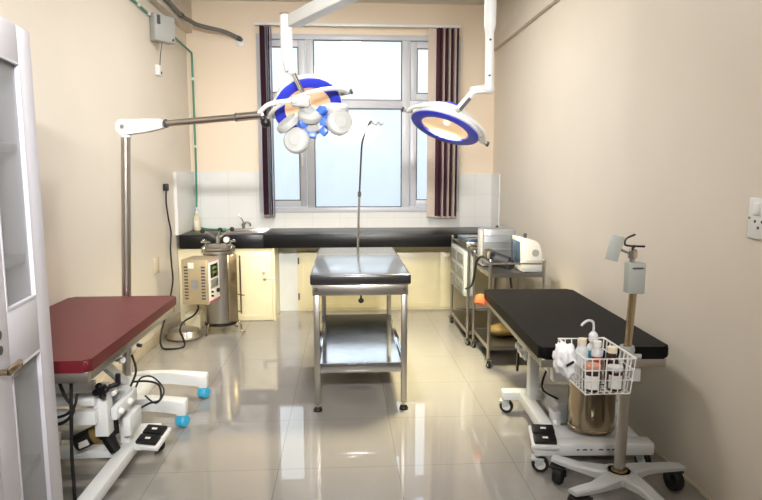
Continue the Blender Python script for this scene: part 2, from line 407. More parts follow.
# items on the worktop
sb = thing('soap_bottle', 'small pump bottle of pale liquid in the left corner of the worktop', 'bottle', (-1.545, 6.4, ZT))
MB().lathe([(0, 0), (.034, 0), (.036, .01), (.036, .12), (.03, .145), (.014, .16), (.014, .175), (0, .175)], (-1.545, 6.4, ZT+.001)).build('bottle_body', M['soap'], sb)
MB().cyl((-1.545, 6.4, ZT+.175), (-1.545, 6.4, ZT+.20), .016).cyl((-1.545, 6.4, ZT+.20), (-1.545, 6.4, ZT+.235), .006).box((-1.53, 6.395, ZT+.235), (.05, .016, .012), None, .003).build('pump', M['whitep'], sb)
MB().box((-1.545, 6.366, ZT+.07), (.04, .006, .07), None, .002).build('label', M['label'], sb)
sp = MB().box((-1.27, 6.3, ZT+.016), (.085, .055, .03), .2, .008); tag(sp.build('scrub_pad', M['green'], None, (-1.27, 6.3, ZT)), 'green scrubbing pad by the sink on the black worktop', 'sponge')
gh = MB().tube([(-1.585, 6.53, ZT+.085), (-1.56, 6.5, ZT+.03), (-1.48, 6.46, ZT+.012), (-1.38, 6.4, ZT+.011), (-1.30, 6.36, ZT+.011)], .009)
tag(gh.build('hose', M['green'], None, (-1.5, 6.46, ZT)), 'short green hose lying on the worktop beside the pump bottle', 'hose')

# ------------------------------------------------------------------ steel table in the middle
t = thing('treatment_table', 'stainless steel table with thick dark cushion standing in the middle of the room', 'table', (.1, 4.4, 0))
tx0, tx1, ty0, ty1 = -.196, .386, 3.585, 4.90
q = MB(); q.bx(tx0-.014, tx1+.016, ty0-.015, ty1, .802, .866, .012, 3); q.build('cushion', M['gloss_vinyl'], t)
q = MB(); z0, z1 = .735, .80
q.bx(tx0, tx1, ty0, ty0+.03, z0, z1, .003); q.bx(tx0, tx1, ty1-.03, ty1, z0, z1, .003); q.bx(tx0, tx0+.03, ty0+.03, ty1-.03, z0, z1, .003); q.bx(tx1-.03, tx1, ty0+.03, ty1-.03, z0, z1, .003); q.bx(tx0+.03, tx1-.03, ty0+.03, ty1-.03, .792, .80)
q.build('top_frame', M['steel'], t)
for x in (tx0+.022, tx1-.022):
    for y in (ty0+.022, ty1-.022):
        l = MB().bx(x-.018, x+.018, y-.018, y+.018, .05, .735, .003).build('leg', M['steel'], t)
        MB().cyl((x, y, .02), (x, y, .05), .012, seg=10).build('foot_screw', M['chrome'], l)
        MB().lathe([(0, 0), (.027, 0), (.028, .008), (.02, .022), (.013, .026), (0, .026)], (x, y, .001), seg=18).build('foot', M['rubber'], l)
        if y < 4: MB().cyl((x, ty0+.004, .775), (x, ty0-.003, .775), .012, seg=14).build('bolt', M['chrome'], l)
q = MB(); q.bx(tx0+.04, tx1-.04, ty0+.012, ty1-.012, .296, .306)
q.bx(tx0+.039, tx1-.039, ty0+.004, ty0+.016, .248, .307, .002); q.bx(tx0+.039, tx1-.039, ty1-.016, ty1-.004, .248, .307, .002)
q.bx(tx0+.004, tx0+.040, ty0+.039, ty1-.039, .248, .306, .002); q.bx(tx1-.040, tx1-.004, ty0+.039, ty1-.039, .248, .306, .002)
q.build('shelf', M['shelf'], t)
MB().cyl((.099, ty0+.06, .735), (.099, ty0+.06, .70), .006).ball((.099, ty0+.06, .69), .018, (1, 1, .9)).build('screw_knob', M['blackp'], t)
# drip pole clamped to the far edge of the table
t = thing('drip_pole', 'thin chrome drip pole with curved top rising from the far edge of the steel table', 'pole', (.105, 4.921, .74))
yp = 4.921
MB().cyl((.105, yp, .74), (.124, yp, 1.30), .010, seg=12).build('lower_tube', M['chrome'], t)
MB().tube([(.124, yp, 1.29), (.132, yp, 1.46), (.143, yp, 1.66), (.152, yp, 1.73), (.176, yp, 1.805), (.208, yp, 1.872), (.226, yp, 1.886)], .0075).build('upper_tube', M['darksteel'], t)
MB().cyl((.124, yp-.011, 1.30), (.124, yp-.041, 1.30), .016).cyl((.124, yp, 1.28), (.124, yp, 1.32), .014).build('clamp_knob', M['blackp'], t)
MB().tube([(.226, yp, 1.886), (.24, yp, 1.865), (.262, yp, 1.855), (.278, yp, 1.88), (.298, yp, 1.855), (.32, yp, 1.87)], .004).tube([(.226, yp, 1.886), (.212, yp, 1.85), (.19, yp, 1.86)], .004).build('hook', M['chrome'], t)
MB().bx(.085, .126, 4.902, 4.94, .75, .79, .003).build('bracket', M['steel'], t)

# ------------------------------------------------------------------ castors
def castor(p, top, r, parent, tyre, hub, rz=0., w=.03, fork='greyw'):
    """one castor: fork with wheel (tyre and hub); p = floor point below the wheel"""
    x, y = p; ax = Vector((math.cos(rz), math.sin(rz), 0)); fw = Vector((-ax.y, ax.x, 0))
    c = Vector((x, y, r+.001)); f = MB()
    for s in (-1, 1):
        o = ax*s*(w/2+.006)
        f.beam(c+o, Vector((x, y, top-.02))+o+fw*.012, .006, r*.8)
    f.box((x+fw.x*.012, y+fw.y*.012, top-.016), (w+.03, w+.03, .012), rz, .003)
    f.cyl(Vector((x, y, top-.012))+fw*.012, Vector((x, y, top))+fw*.012, .010, seg=10)
    k = f.build('castor', M[fork], parent)
    q = MB(); q.lathe([(r*.62, -w/2), (r*.9, -w/2), (r, -w*.3), (r, w*.3), (r*.9, w/2), (r*.62, w/2), (r*.62, -w/2)], c, ax, 22)
    q.build('tyre', M[tyre], k)
    q = MB(); q.lathe([(0, -w*.42), (r*.64, -w*.4), (r*.64, w*.4), (0, w*.42)], c, ax, 22); q.cyl(c-ax*(w/2+.008), c+ax*(w/2+.008), r*.16, seg=10)
    q.build('wheel_hub', M[hub], k)
    return k

def round_rect(x0, x1, y0, y1, r, n=5):
    P = []
    for cx, cy, a0 in ((x1-r, y1-r, 0), (x0+r, y1-r, PI/2), (x0+r, y0+r, PI), (x1-r, y0+r, 1.5*PI)):
        P += [(cx+r*math.cos(a0+k*PI/2/n), cy+r*math.sin(a0+k*PI/2/n)) for k in range(n+1)]
    return P

def foot_switch(label, c, rz):
    x, y, z = c
    t = thing('foot_switch', label, 'foot switch', c, 'foot switches on the bed bases')
    T = Matrix.Translation(c) @ Matrix.Rotation(rz, 4, 'Z') @ Matrix.Rotation(.32, 4, 'X')
    def bb(cx, cy, cz, sx, sy, sz, bev):
        q = MB(); q.box((0, 0, 0), (sx*.88, sy*.88, sz), T @ Matrix.Translation((cx, cy*.88, cz)), bev); return q
    bb(0, 0, .012, .15, .17, .024, .005).build('housing', M['whitep'], t)
    for s in (-1, 1):
        p = bb(0, s*.038, .034, .125, .07, .02, .007).build('pedal', M['blackp'], t)
        bb(.0, s*.038, .0445, .03, .014, .002, 0).build('pedal_mark', M['label'], p)
    return t

# ------------------------------------------------------------------ black bed on the right
t = thing('examination_couch', 'height adjustable examination couch with flat black cushion against the right wall', 'couch', (1.25, 3.3, 0))
t.rotation_euler.z = -.043; bx0, bx1, by0, by1 = .942, 1.565, 2.68, 4.10
q = MB(); q.prism(round_rect(bx0, bx1, by0, by1, .032), .60, .66, None, .014); q.build('cushion', M['black_vinyl'], t)
q = MB(); i = .012
q.bx(bx0+i, bx1-i, by0+i, by0+i+.03, .558, .60, .003); q.bx(bx0+i, bx1-i, by1-i-.03, by1-i, .558, .60, .003); q.bx(bx0+i, bx0+i+.03, by0+i+.03, by1-i-.03, .558, .60, .003); q.bx(bx1-i-.03, bx1-i, by0+i+.03, by1-i-.03, .558, .60, .003); q.bx(bx0+i+.03, bx1-i-.03, by0+i+.03, by1-i-.03, .59, .60)
q.build('top_frame', M['steel'], t)
q = MB(); q.bx(1.05, 1.12, 2.9, 3.62, .46, .555, .006); q.bx(1.40, 1.47, 2.9, 3.62, .46, .555, .006); q.bx(1.03, 1.46, 2.745, 2.80, .465, .55, .006); q.bx(1.06, 1.11, 2.801, 2.9, .47, .55, .004); q.bx(1.41, 1.46, 2.801, 2.9, .47, .55, .004); q.bx(1.119, 1.401, 3.45, 3.52, .46, .555, .004); q.build('carriage', M['white'], t)
q = MB(); q.bx(1.03, 1.05, 3.28, 3.46, .40, .51, .008); q.build('pivot_plate', M['white'], t)
for y in (3.31, 3.36, 3.42): MB().cyl((1.032, y, .43+.02*(y > 3.35)), (1.012, y, .43+.02*(y > 3.35)), .018, seg=12).build('bolt_cap', M['whitep'], t)
q = MB(); q.bx(1.08, 1.135, 3.34, 3.41, .14, .50, .006); q.build('column', M['white'], t)
for pa, pb in (((1.15, 3.40, .46), (1.39, 3.11, .22)), ((1.43, 3.40, .46), (1.50, 3.11, .22))): MB().beam(pa, pb, .03, .045, .004).build('lift_arm', M['white'], t)
q = MB(); q.bx(1.17, 1.52, 3.10, 3.40, .10, .215, .01); q.build('motor_housing', M['white'], t)
q = MB(); q.bx(1.125, 1.169, 3.02, 3.10, .10, .20, .006); q.build('junction_box', M['white'], t)
MB().ball((1.12, 2.96, .165), .016).build('push_button', M['whitep'], t)
for xa, xb in ((1.05, 1.12), (1.455, 1.515)): MB().bx(xa, xb, 2.83, 3.46, .085, .145, .008).build('base_beam', M['white'], t)
q = MB(); q.bx(.955, 1.54, 3.46, 3.54, .09, .145, .01); q.build('far_foot', M['white'], t)
q = MB(); q.bx(.955, 1.55, 2.74, 2.83, .085, .15, .012); q.bx(1.121, 1.454, 2.83, 3.0, .095, .135, .006); q.build('near_foot', M['white'], t)
q = MB()
for i, x in enumerate((1.16, 1.19, 1.225, 1.27, 1.31, 1.335)): q.bx(x, x+(.02 if i % 2 else .012), 2.737, 2.741, .118, .124)
lab(q.build('base_marking', M['gasket'], t), 'faint row of dark marks')
castor((.985, 2.755), .088, .042, t, 'rubber', 'whitep', 1.3); castor((1.515, 2.79), .088, .042, t, 'rubber', 'whitep', .5)
castor((.985, 3.50), .092, .042, t, 'rubber', 'whitep', 1.2); castor((1.50, 3.50), .092, .04, t, 'rubber', 'whitep')
q = MB(); q.beam((1.13, 3.78, .56), (1.10, 3.72, .19), .014, .03, .003); q.build('release_lever', M['blackp'], t)
MB().tube([(1.19, 3.15, .222), (1.12, 3.22, .26), (1.18, 3.32, .36), (1.22, 3.36, .48)], .006).build('motor_cable', M['rubber'], t)
foot_switch('black twin pedal foot switch on the base of the black couch', (.985, 2.80, .153), -.15)
oc = MB(); oc.box((.97, 4.155, .575), (.07, .09, .07), Matrix.Rotation(.3, 4, 'Y') @ Matrix.Rotation(-.3, 4, 'X'), .012)
tag(oc.build('cloth', M['orange'], None, (.95, 4.12, .6)), 'small orange cloth tucked at the far corner of the black couch', 'cloth')

# steel dressing drum on the couch base
dc = (1.285, 2.945)
t = thing('dressing_drum', 'round brownish steel drum standing on the base of the black couch', 'drum', (*dc, .151))
q = MB(); q.lathe([(0, 0), (.118, 0), (.122, .006), (.122, .016), (.118, .02), (.118, .215), (.121, .22), (.121, .228), (0, .228)], (*dc, .152), seg=36); q.build('drum_body', M['drum'], t)
q = MB(); q.lathe([(.1215, .228), (.1215, .262), (.115, .27), (0, .272)], (*dc, .152), seg=36); q.build('lid', M['drum'], t)

# ------------------------------------------------------------------ red bed on the left
t = thing('examination_couch', 'height adjustable examination couch with dark red cushion against the left wall', 'couch', (-1.3, 3.0, 0))
bx0, bx1, by0, by1 = -1.615, -1.0, 2.33, 3.58
q = MB(); q.prism(round_rect(bx0, bx1, by0, by1, .025), .70, .75, None, .013); q.build('cushion', M['maroon'], t)
q = MB(); i = .012
q.bx(bx0+i, bx1-i, by0+i, by0+i+.03, .655, .70, .003); q.bx(bx0+i, bx1-i, by1-i-.03, by1-i, .655, .70, .003); q.bx(bx0+i, bx0+i+.03, by0+i+.03, by1-i-.03, .655, .70, .003); q.bx(bx1-i-.03, bx1-i, by0+i+.03, by1-i-.03, .655, .70, .003); q.bx(bx0+i+.03, bx1-i-.03, by0+i+.03, by1-i-.03, .69, .70)
q.build('top_frame', M['steel'], t)
q = MB(); q.bx(-1.18, -1.10, 2.5, 3.25, .595, .655, .006); q.bx(-1.54, -1.46, 2.5, 3.25, .595, .655, .006); q.bx(-1.46, -1.18, 2.55, 2.62, .595, .65, .004); q.bx(-1.46, -1.18, 3.1, 3.17, .595, .65, .004); q.build('carriage', M['white'], t)
for xa, xb in ((-1.152, -1.09), (-1.53, -1.465)): MB().bx(xa, xb, 2.70, 2.77, .27, .51, .006).build('column', M['white'], t)
for xa, xb in ((-1.125, -1.08), (-1.53, -1.465)): MB().bx(xa, xb, 2.92, 2.98, .135, .42, .006).build('post', M['white'], t)
for z, zh in ((.345, .065), (.435, .05), (.50, .045), (.56, .03)): MB().bx(-1.465, -1.13, 2.66, 2.705, z, z+zh, .005).build('cross_rail', M['white'], t)
MB().bx(-1.465, -1.125, 2.93, 2.97, .33, .39, .005).build('cross_rail', M['white'], t)
q = MB(); q.beam((-1.13, 2.78, .60), (-1.13, 3.05, .40), .03, .045, .004); q.build('lift_arm', M['white'], t)
q = MB(); q.bx(-1.085, -1.055, 2.72, 3.0, .34, .40, .008); q.bx(-1.085, -1.045, 2.85, 3.02, .20, .30, .01); q.build('side_plate', M['white'], t)
for p in ((-1.045, 2.79, .605), (-1.078, 2.75, .465), (-1.05, 2.88, .37), (-1.052, 2.76, .37)):
    MB().ball(p, .017).cyl((p[0]-.03, p[1], p[2]), p, .008, seg=8).build('bolt_cap', M['whitep'], t)
# motor
q = MB(); q.cyl((-1.28, 2.80, .20), (-1.14, 2.82, .26), .042, seg=20); q.build('motor', M['blackp'], t)
lab(MB().cyl((-1.205, 2.809, .23), (-1.178, 2.813, .243), .0435, seg=20).build('motor_band', M['tan'], t), 'brown band round the motor')
MB().cyl((-1.16, 2.82, .255), (-1.12, 2.84, .14), .036, .026, seg=16).cyl((-1.14, 2.86, .34), (-1.13, 2.85, .22), .03, seg=14).build('gear_case', M['blackp'], t)
MB().box((-1.235, 2.763, .21), (.05, .003, .028), Matrix.Rotation(-.4, 4, 'Y')).build('rating_plate', M['label'], t)
# knob and cables
q = MB()
for k in range(4):
    an = k*PI/2+.3; q.ball((-1.095+.022*math.cos(an), 2.655, .507+.022*math.sin(an)), .017, seg=10)
q.cyl((-1.095, 2.64, .507), (-1.095, 2.695, .507), .018, seg=12); q.build('star_knob', M['blackp'], t)
q = MB(); q.beam((-1.07, 2.68, .515), (-1.03, 2.70, .525), .02, .02, .004); q.cyl((-1.035, 2.70, .52), (-1.033, 2.70, .57), .012, seg=10); q.build('release_lever', M['blackp'], t)
for xa, xb in ((-1.115, -1.045), (-1.56, -1.48)): MB().bx(xa, xb, 2.32, 3.08, .085, .14, .008).build('base_beam', M['white'], t)
q = MB(); q.bx(-1.58, -.99, 3.08, 3.16, .085, .14, .01); q.build('far_foot', M['white'], t)
q = MB(); q.bx(-1.58, -.96, 2.25, 2.32, .085, .14, .01); q.build('near_foot', M['white'], t)
q = MB(); q.bx(-1.479, -1.126, 2.86, 2.93, .09, .13, .004); q.build('base_cross_bar', M['white'], t)
q = MB(); q.bx(-1.045, -.94, 2.88, 3.04, .115, .135, .004); q.build('switch_bracket', M['whitep'], t)
castor((-1.0, 3.12), .088, .04, t, 'rubber', 'whitep', .8); castor((-1.54, 3.12), .088, .036, t, 'rubber', 'whitep')
castor((-1.0, 2.285), .088, .036, t, 'rubber', 'whitep', .2); castor((-1.54, 2.285), .088, .036, t, 'rubber', 'whitep')
q = MB(); q.tube([(-1.06, 2.99, .40), (-1.04, 3.02, .44), (-.99, 3.05, .43), (-.93, 3.02, .37), (-.965, 3.0, .31), (-1.03, 3.03, .34)], .0045)
q.tube([(-1.06, 2.96, .44), (-1.01, 3.02, .42), (-.96, 3.04, .39), (-.945, 3.0, .33), (-1.0, 3.0, .31), (-1.05, 3.02, .28)], .0055)
q.tube([(-1.06, 2.92, .43), (-1.04, 2.95, .50), (-1.06, 2.96, .58)], .0055); q.build('cable', M['rubber'], t)
q = MB(); q.tube([(-1.185, 2.46, .64), (-1.16, 2.46, .56), (-1.13, 2.46, .50), (-1.17, 2.45, .45), (-1.26, 2.44, .44)], .007)
q.tube([(-1.11, 2.46, .57), (-1.125, 2.45, .51), (-1.18, 2.45, .475), (-1.27, 2.45, .47)], .006)
q.tube([(-1.125, 2.45, .645), (-1.13, 2.44, .5), (-1.14, 2.44, .3), (-1.135, 2.43, .16), (-1.14, 2.42, .01), (-1.2, 2.44, .009)], .0075); q.build('cable', M['rubber'], t)
foot_switch('black twin pedal foot switch on the base of the red couch', (-.972, 2.945, .139), -.25)

# ------------------------------------------------------------------ standing petal lamp
t = thing('standing_surgical_lamp', 'mobile surgical lamp with steel post, long arm and five round grey lamp petals', 'lamp', (-1.36, 3.72, 0))
px, py = -1.335, 3.66
q = MB(); q.cyl((px-.015, py, .17), (px+.06, py, 1.71), .027, seg=24); q.build('post', M['steel'], t)
q = MB(); q.bx(px-.12, px+.1, 3.42, 3.90, .09, .17, .02); q.cyl((px-.03, py, .16), (px-.03, py, .24), .045, seg=20); q.build('base', M['white'], t)
for y, sx in ((3.42, -.925), (3.87, -.905)):
    q = MB()
    poly = [(px-.1, .105), (px-.1, .175), (px+.03, .185), (px+.2, .185), (sx, .17), (sx, .075), (sx-.06, .075), (sx-.065, .105), (px+.2, .125)]
    q.prism(poly, -.035, .035, Matrix.Translation((0, y, 0)) @ Matrix.Rotation(PI/2, 4, 'X'), .012)
    q.build('base_leg', M['white'], t)
    for cx, zt in ((sx-.03, .078), (px-.06, .105)):
        q = MB(); q.lathe([(0, -.03), (.03, -.03), (.037, -.022), (.037, -.004), (.03, 0), (.037, .004), (.037, .022), (.03, .03), (0, .03)], (cx, y, .0385), (.9, -.43, 0), 24)
        q.box((cx, y, .062), (.05, .05, .03), .45, .01); q.cyl((cx, y, .06), (cx, y, zt), .014, seg=12); q.build('castor', M['bluep'], t)
el = Vector((px+.061, py, 1.741))
ae = Vector((-.455, 3.46, 1.796)); ad = (ae-el).normalized(); sd = Vector((ad.y, -ad.x, 0)).normalized()
q = MB(); q.cyl(el-sd*.034, el+sd*.034, .046, seg=28); q.cyl(el+Vector((0, 0, -.06)), el, .031, seg=20)
e1 = el+ad*.245; uz = Vector((0, 0, 1)); vv = []
for p, w_, h0, h1 in ((el+ad*.01, .03, .043, -.046), (el+ad*.14, .03, .035, -.040), (e1, .026, .026, -.026)):
    vv.append([q.bm.verts.new(p+sd*w_+uz*h0), q.bm.verts.new(p-sd*w_+uz*h0), q.bm.verts.new(p-sd*w_+uz*h1), q.bm.verts.new(p+sd*w_+uz*h1)])
for A_, B_ in zip(vv, vv[1:]):
    for k in range(4): q.bm.faces.new([A_[k], A_[(k+1) % 4], B_[(k+1) % 4], B_[k]])
q.bm.faces.new(vv[0][::-1]); q.bm.faces.new(vv[-1]); q.build('elbow', M['white'], t)
q = MB(); q.cyl(el+ad*.22, ae, .0185, seg=20); q.build('arm', M['steel'], t)
MB().cyl(el.lerp(ae, .82), ae, .0235, seg=20).build('arm_sleeve', M['chrome'], t)
for f in (.30, .815): MB().cyl(el.lerp(ae, f), el.lerp(ae, f+.012), .0245, seg=20).build('arm_collar', M['gasket'], t)
MB().cyl(el+sd*.034, el+sd*.040, .012, seg=12).build('pivot_bolt', M['steel'], t)
MB().ball(ae+Vector((.02, -.0, -.04)), .03, seg=12).cyl(ae+Vector((0, 0, -.01)), ae+Vector((.03, 0, -.06)), .018, seg=12).build('clamp', M['blackp'], t)
q = MB(); q.tube([(-.475, 3.458, 1.80), (-.45, 3.44, 1.825), (-.415, 3.42, 1.848), (-.36, 3.40, 1.86), (-.29, 3.385, 1.866), (-.25, 3.375, 1.868)], .013, 10); q.build('yoke', M['white'], t)
q = MB(); q.box((-.232, 3.375, 1.862), (.10, .07, .062), Matrix.Rotation(.08, 4, 'Y'), .012); q.cyl((-.265, 3.338, 1.862), (-.265, 3.33, 1.862), .012, seg=12); q.cyl((-.205, 3.338, 1.866), (-.205, 3.33, 1.866), .012, seg=12); q.build('joint_block', M['petal'], t)
q = MB(); q.cyl((-.215, 3.38, 1.84), (-.185, 3.41, 1.80), .03, .04, seg=18)
q.lathe([(0, .03), (.05, .028), (.066, .015), (.07, 0), (.066, -.018), (0, -.02)], (-.185, 3.41, 1.795), (.05, -.62, .78), 26)
q.lathe([(0, .0), (.06, -.005), (.072, -.03), (.06, -.07), (0, -.075)], (-.178, 3.425, 1.775), (.05, -.62, .6), 24)
q.build('hub', M['petal'], t)
def petal(c, n, r, th, hubp=(-.178, 3.435, 1.752)):
    n = Vector(n).normalized(); c = Vector(c); h = Vector(hubp)
    q = MB(); q.lathe([(0, th*.5), (r*.45, th*.5), (r*.5, th*.42), (r*.86, th*.38), (r*.97, th*.2), (r, 0), (r, -th*.5), (r*.9, -th*.56), (0, -th*.56)], c, n, 28)
    o = q.build('lamp_petal', M['petal'], t)
    dd = (h-c); dd.normalize()
    MB().beam(c+dd*r*.82, c+dd*(r+.05), .046, .042, .004).build('petal_joint', M['jointblue'], o)
    MB().beam(c+dd*(r+.04), h, .05, .04, .006).build('petal_arm', M['petal'], o)
    MB().lathe([(0, 0), (r*.85, 0), (r*.85, .004), (0, .004)], c-n*th*.56, -n, 24).build('petal_lens', M['glass'], o)
petal((-.262, 3.395, 1.656), (-.22, -.92, .22), .074, .036)
petal((-.022, 3.40, 1.755), (.28, -.93, .2), .074, .036)
petal((-.312, 3.45, 1.755), (-.55, -.32, .74), .074, .04)
petal((-.045, 3.46, 1.838), (.02, -.30, .95), .074, .04)
for p in ((-.177, 3.42, 1.69), (-.11, 3.42, 1.707), (-.226, 3.40, 1.745), (-.119, 3.40, 1.815)):
    p = Vector(p); hb = Vector((-.165, 3.43, 1.768)); dd = (p-hb).normalized()
    MB().beam(hb, p-dd*.018, .045, .04, .006).build('lamp_arm', M['petal'], t)
    MB().beam(p-dd*.019, p+dd*.022, .05, .042, .004).build('arm_joint', M['jointblue'], t)

# ------------------------------------------------------------------ ceiling surgical lamps
def dome_lamp(t, c, n, piv, mid, refl, R=.232):
    c = Vector(c); n = Vector(n).normalized()
    MB().lathe([(R*.955, -.004), (R, -.008), (R*1.0, -.035), (R*.97, -.05), (R*.96, -.052), (R*.9, -.075), (R*.62, -.115), (R*.35, -.128), (0, -.13), ], c, n, 48).build('dome', M['white'], t)
    MB().lathe([(R*.66, -.012), (R*.68, .002), (R*.9, .008), (R*.972, .0), (R*.96, -.012), (R*.66, -.012)], c, n, 48).build('blue_ring', M['lampblue'], t)
    MB().lathe([(R*.34, -.128), (R*.33, -.15), (R*.25, -.165), (0, -.168)], c, n, 30).build('back_cap', M['lampblue'], t)
    MB().lathe([(R*.67, -.008), (R*.56, -.028), (R*.36, -.05), (0, -.056)], c, n, 40).build('reflector', M[refl], t)
    MB().lathe([(0, -.03), (.016, -.033), (.022, -.042), (.02, -.05), (0, -.052)], c, n, 18).build('bulb', M['bulb'], t)
    p0, p1 = Vector(piv[0]), Vector(piv[1]); m = Vector(mid)
    u = (p1-p0)/2; cc = (p0+p1)/2; v = m-cc
    pts = [cc - u*math.cos(a) + v*math.sin(a) for a in [k*PI/12 for k in range(13)]]
    MB().tube(pts, .0125, 10, 3).build('yoke', M['white'], t)
    for p in (p0, p1):
        dd = (p-c).normalized()
        q = MB(); q.cyl(c+dd*(R*.985)-n*.02, p+dd*.03, .014, seg=12); q.build('yoke_pivot', M['pale_grey'], t)
        MB().cyl(p+dd*.03, p+dd*.045, .017, seg=12).build('pivot_cap', M['gasket'], t)
hubc = Vector((.30, 2.65, 2.35))
t = thing('ceiling_surgical_lamp', 'blue ringed dome lamp turned to the room behind the grey petal lamp', 'lamp', (.30, 2.65, 3.25), 'ceiling surgical lamps')
q = MB(); q.cyl(hubc+Vector((0, 0, -.07)), (hubc.x, hubc.y, 3.2), .04, seg=20); q.lathe([(0, 0), (.12, 0), (.12, -.04), (.05, -.07), (0, -.07)], (hubc.x, hubc.y, 3.249)); q.build('ceiling_pole', M['white'], t)
T0 = Vector((-.325, 3.76, 2.37))
q = MB(); q.beam(hubc+Vector((0, .03, .02)), T0+Vector((.03, -.02, 0)), .08, .075, .01); q.build('spring_arm', M['white'], t)
q = MB(); q.cyl((-.338, 3.76, 2.20), (-.34, 3.76, 2.408), .036, seg=20); q.cyl((-.336, 3.76, 2.13), (-.338, 3.76, 2.20), .029, .036, seg=20); q.cyl((-.318, 3.755, 2.085), (-.336, 3.76, 2.15), .034, .03, seg=20)
q.ball((-.31, 3.755, 2.085), .028, seg=14); q.build('drop_tube', M['white'], t)
MB().cyl((-.34, 3.76, 2.408), (-.34, 3.76, 2.416), .036, seg=20).build('tube_cap', M['tan'], t)
q = MB(); q.cyl((-.303, 3.756, 2.075), (-.246, 3.745, 1.955), .015, seg=14); q.build('stem', M['chrome'], t)
dome_lamp(t, (-.228, 4.0, 1.89), (.2, -.74, -.64), ((-.472, 4.0, 1.82), (.017, 4.0, 1.985)), (-.245, 3.745, 1.945), 'reflector', .226)
t = thing('ceiling_surgical_lamp', 'blue ringed dome lamp hanging face down in front of the right blind', 'lamp', (.887, 3.72, 3.25), 'ceiling surgical lamps')
q = MB(); q.cyl((.887, 3.72, 2.36), (.887, 3.72, 3.2), .036, seg=20); q.lathe([(0, 0), (.11, 0), (.11, -.04), (.05, -.07), (0, -.07)], (.887, 3.72, 3.249)); q.build('ceiling_pole', M['white'], t)
q = MB(); q.cyl((.887, 3.72, 2.31), (.887, 3.72, 2.36), .026, .036, seg=20); q.cyl((.89, 3.72, 1.99), (.887, 3.72, 2.31), .026, seg=20); q.ball((.89, 3.72, 1.985), .033)
q.beam((.88, 3.72, 1.985), (.775, 3.72, 1.97), .045, .05, .012); q.build('drop_tube', M['white'], t)
for z in (2.06, 2.27): MB().cyl((.885, 3.70, z), (.885, 3.69, z), .007, seg=8).build('screw', M['gasket'], t)
q = MB(); q.beam((.80, 3.72, 1.975), (.675, 3.715, 1.835), .03, .034, .008); q.build('stem', M['white'], t)
q = MB(); q.cyl((.70, 3.70, 1.858), (.668, 3.70, 1.818), .0175, seg=12); q.build('stem_tip', M['pale_grey'], t)
q = MB(); q.beam((.77, 3.70, 1.925), (.70, 3.70, 1.845), .006, .02); q.build('stem_slot', M['gasket'], t)
dome_lamp(t, (.648, 3.9, 1.755), (-.36, -.24, -.90), ((.411, 3.9, 1.862), (.895, 3.9, 1.672)), (.69, 3.70, 1.84), 'reflector2', .234)

# ------------------------------------------------------------------ upright steriliser
ax, ay = -1.155, 5.54
t = thing('autoclave', 'upright steel steriliser drum with control box standing by the left wall', 'steriliser', (ax, ay, 0))
q = MB(); q.lathe([(0, 0), (.135, 0), (.14, .006), (.14, .64), (.152, .645), (.152, .668), (.14, .674), (0, .674)], (ax, ay, .105), seg=40); q.build('drum_body', M['steel'], t)
q = MB(); q.lathe([(.150, 0), (.150, .02), (.12, .038), (.05, .046), (0, .047)], (ax, ay, .78), seg=40); q.build('lid', M['steel'], t)
q = MB(); q.cyl((ax, ay, .82), (ax, ay, .90), .024, .018, seg=16)
for dx, dy, dz in ((-.13, -.03, .06), (.13, -.01, .075), (.0, .1, .06)): q.tube([(ax, ay, .88), (ax+dx*.5, ay+dy*.5, .90+dz*.3), (ax+dx, ay+dy, .885+dz)], .009)
h = q.build('spider_handle', M['chrome'], t)
for dx, dy, dz in ((-.13, -.03, .06), (.13, -.01, .075), (.0, .1, .06)): MB().ball((ax+dx, ay+dy, .887+dz), .022, seg=12).build('knob', M['blackp'], h)
q = MB(); q.cyl((ax+.085, ay-.05, .815), (ax+.085, ay-.05, .86), .008, seg=10); q.cyl((ax+.085, ay-.06, .87), (ax+.085, ay-.03, .87), .032, seg=24); g = q.build('pressure_gauge', M['chrome'], t)
lab(MB().cyl((ax+.085, ay-.063, .87), (ax+.085, ay-.0605, .87), .027, seg=24).build('gauge_face', M['label'], g), 'white gauge face')
q = MB(); q.cyl((ax+.115, ay-.03, .82), (ax+.115, ay-.03, .855), .009, seg=10); q.cyl((ax+.10, ay-.03, .855), (ax+.165, ay-.03, .855), .009, seg=10); q.ball((ax+.145, ay-.03, .86), .014)
q.build('safety_valve', M['chrome'], t)
q = MB(); q.cyl((ax-.10, ay-.04, .81), (ax-.10, ay-.04, .86), .010, seg=10); q.cyl((ax-.145, ay-.045, .85), (ax-.06, ay-.045, .845), .009, seg=10); q.ball((ax-.12, ay-.045, .86), .015); q.build('steam_valve', M['chrome'], t)
for an in (-2.3, -.55, .9, 2.5):
    x, y = ax+.155*math.cos(an), ay+.155*math.sin(an)
    q = MB(); q.cyl((x, y, .735), (x, y, .80), .009, seg=10); q.ball((x, y, .80), .014, seg=10); q.build('lid_clamp', M['chrome'], t)
q = MB(); q.box((ax+.125, ay-.075, .43), (.085, .06, .62), Matrix.Rotation(.5, 4, 'Z'), .006); q.build('water_column_guard', M['brass'], t)
q = MB(); q.cyl((ax+.195, ay-.03, .18), (ax+.195, ay-.03, .72), .008, seg=10); q.cyl((ax+.17, ay-.03, .36), (ax+.23, ay-.05, .355), .006, seg=8); q.cyl((ax+.16, ay-.03, .2), (ax+.2, ay-.03, .2), .006, seg=8); q.build('drain_pipe', M['brass'], t)
q = MB(); q.lathe([(.11, 0), (.145, 0), (.145, .022), (.11, .022), (.11, 0)], (ax, ay, .082), seg=30); q.build('base_ring', M['blackp'], t)
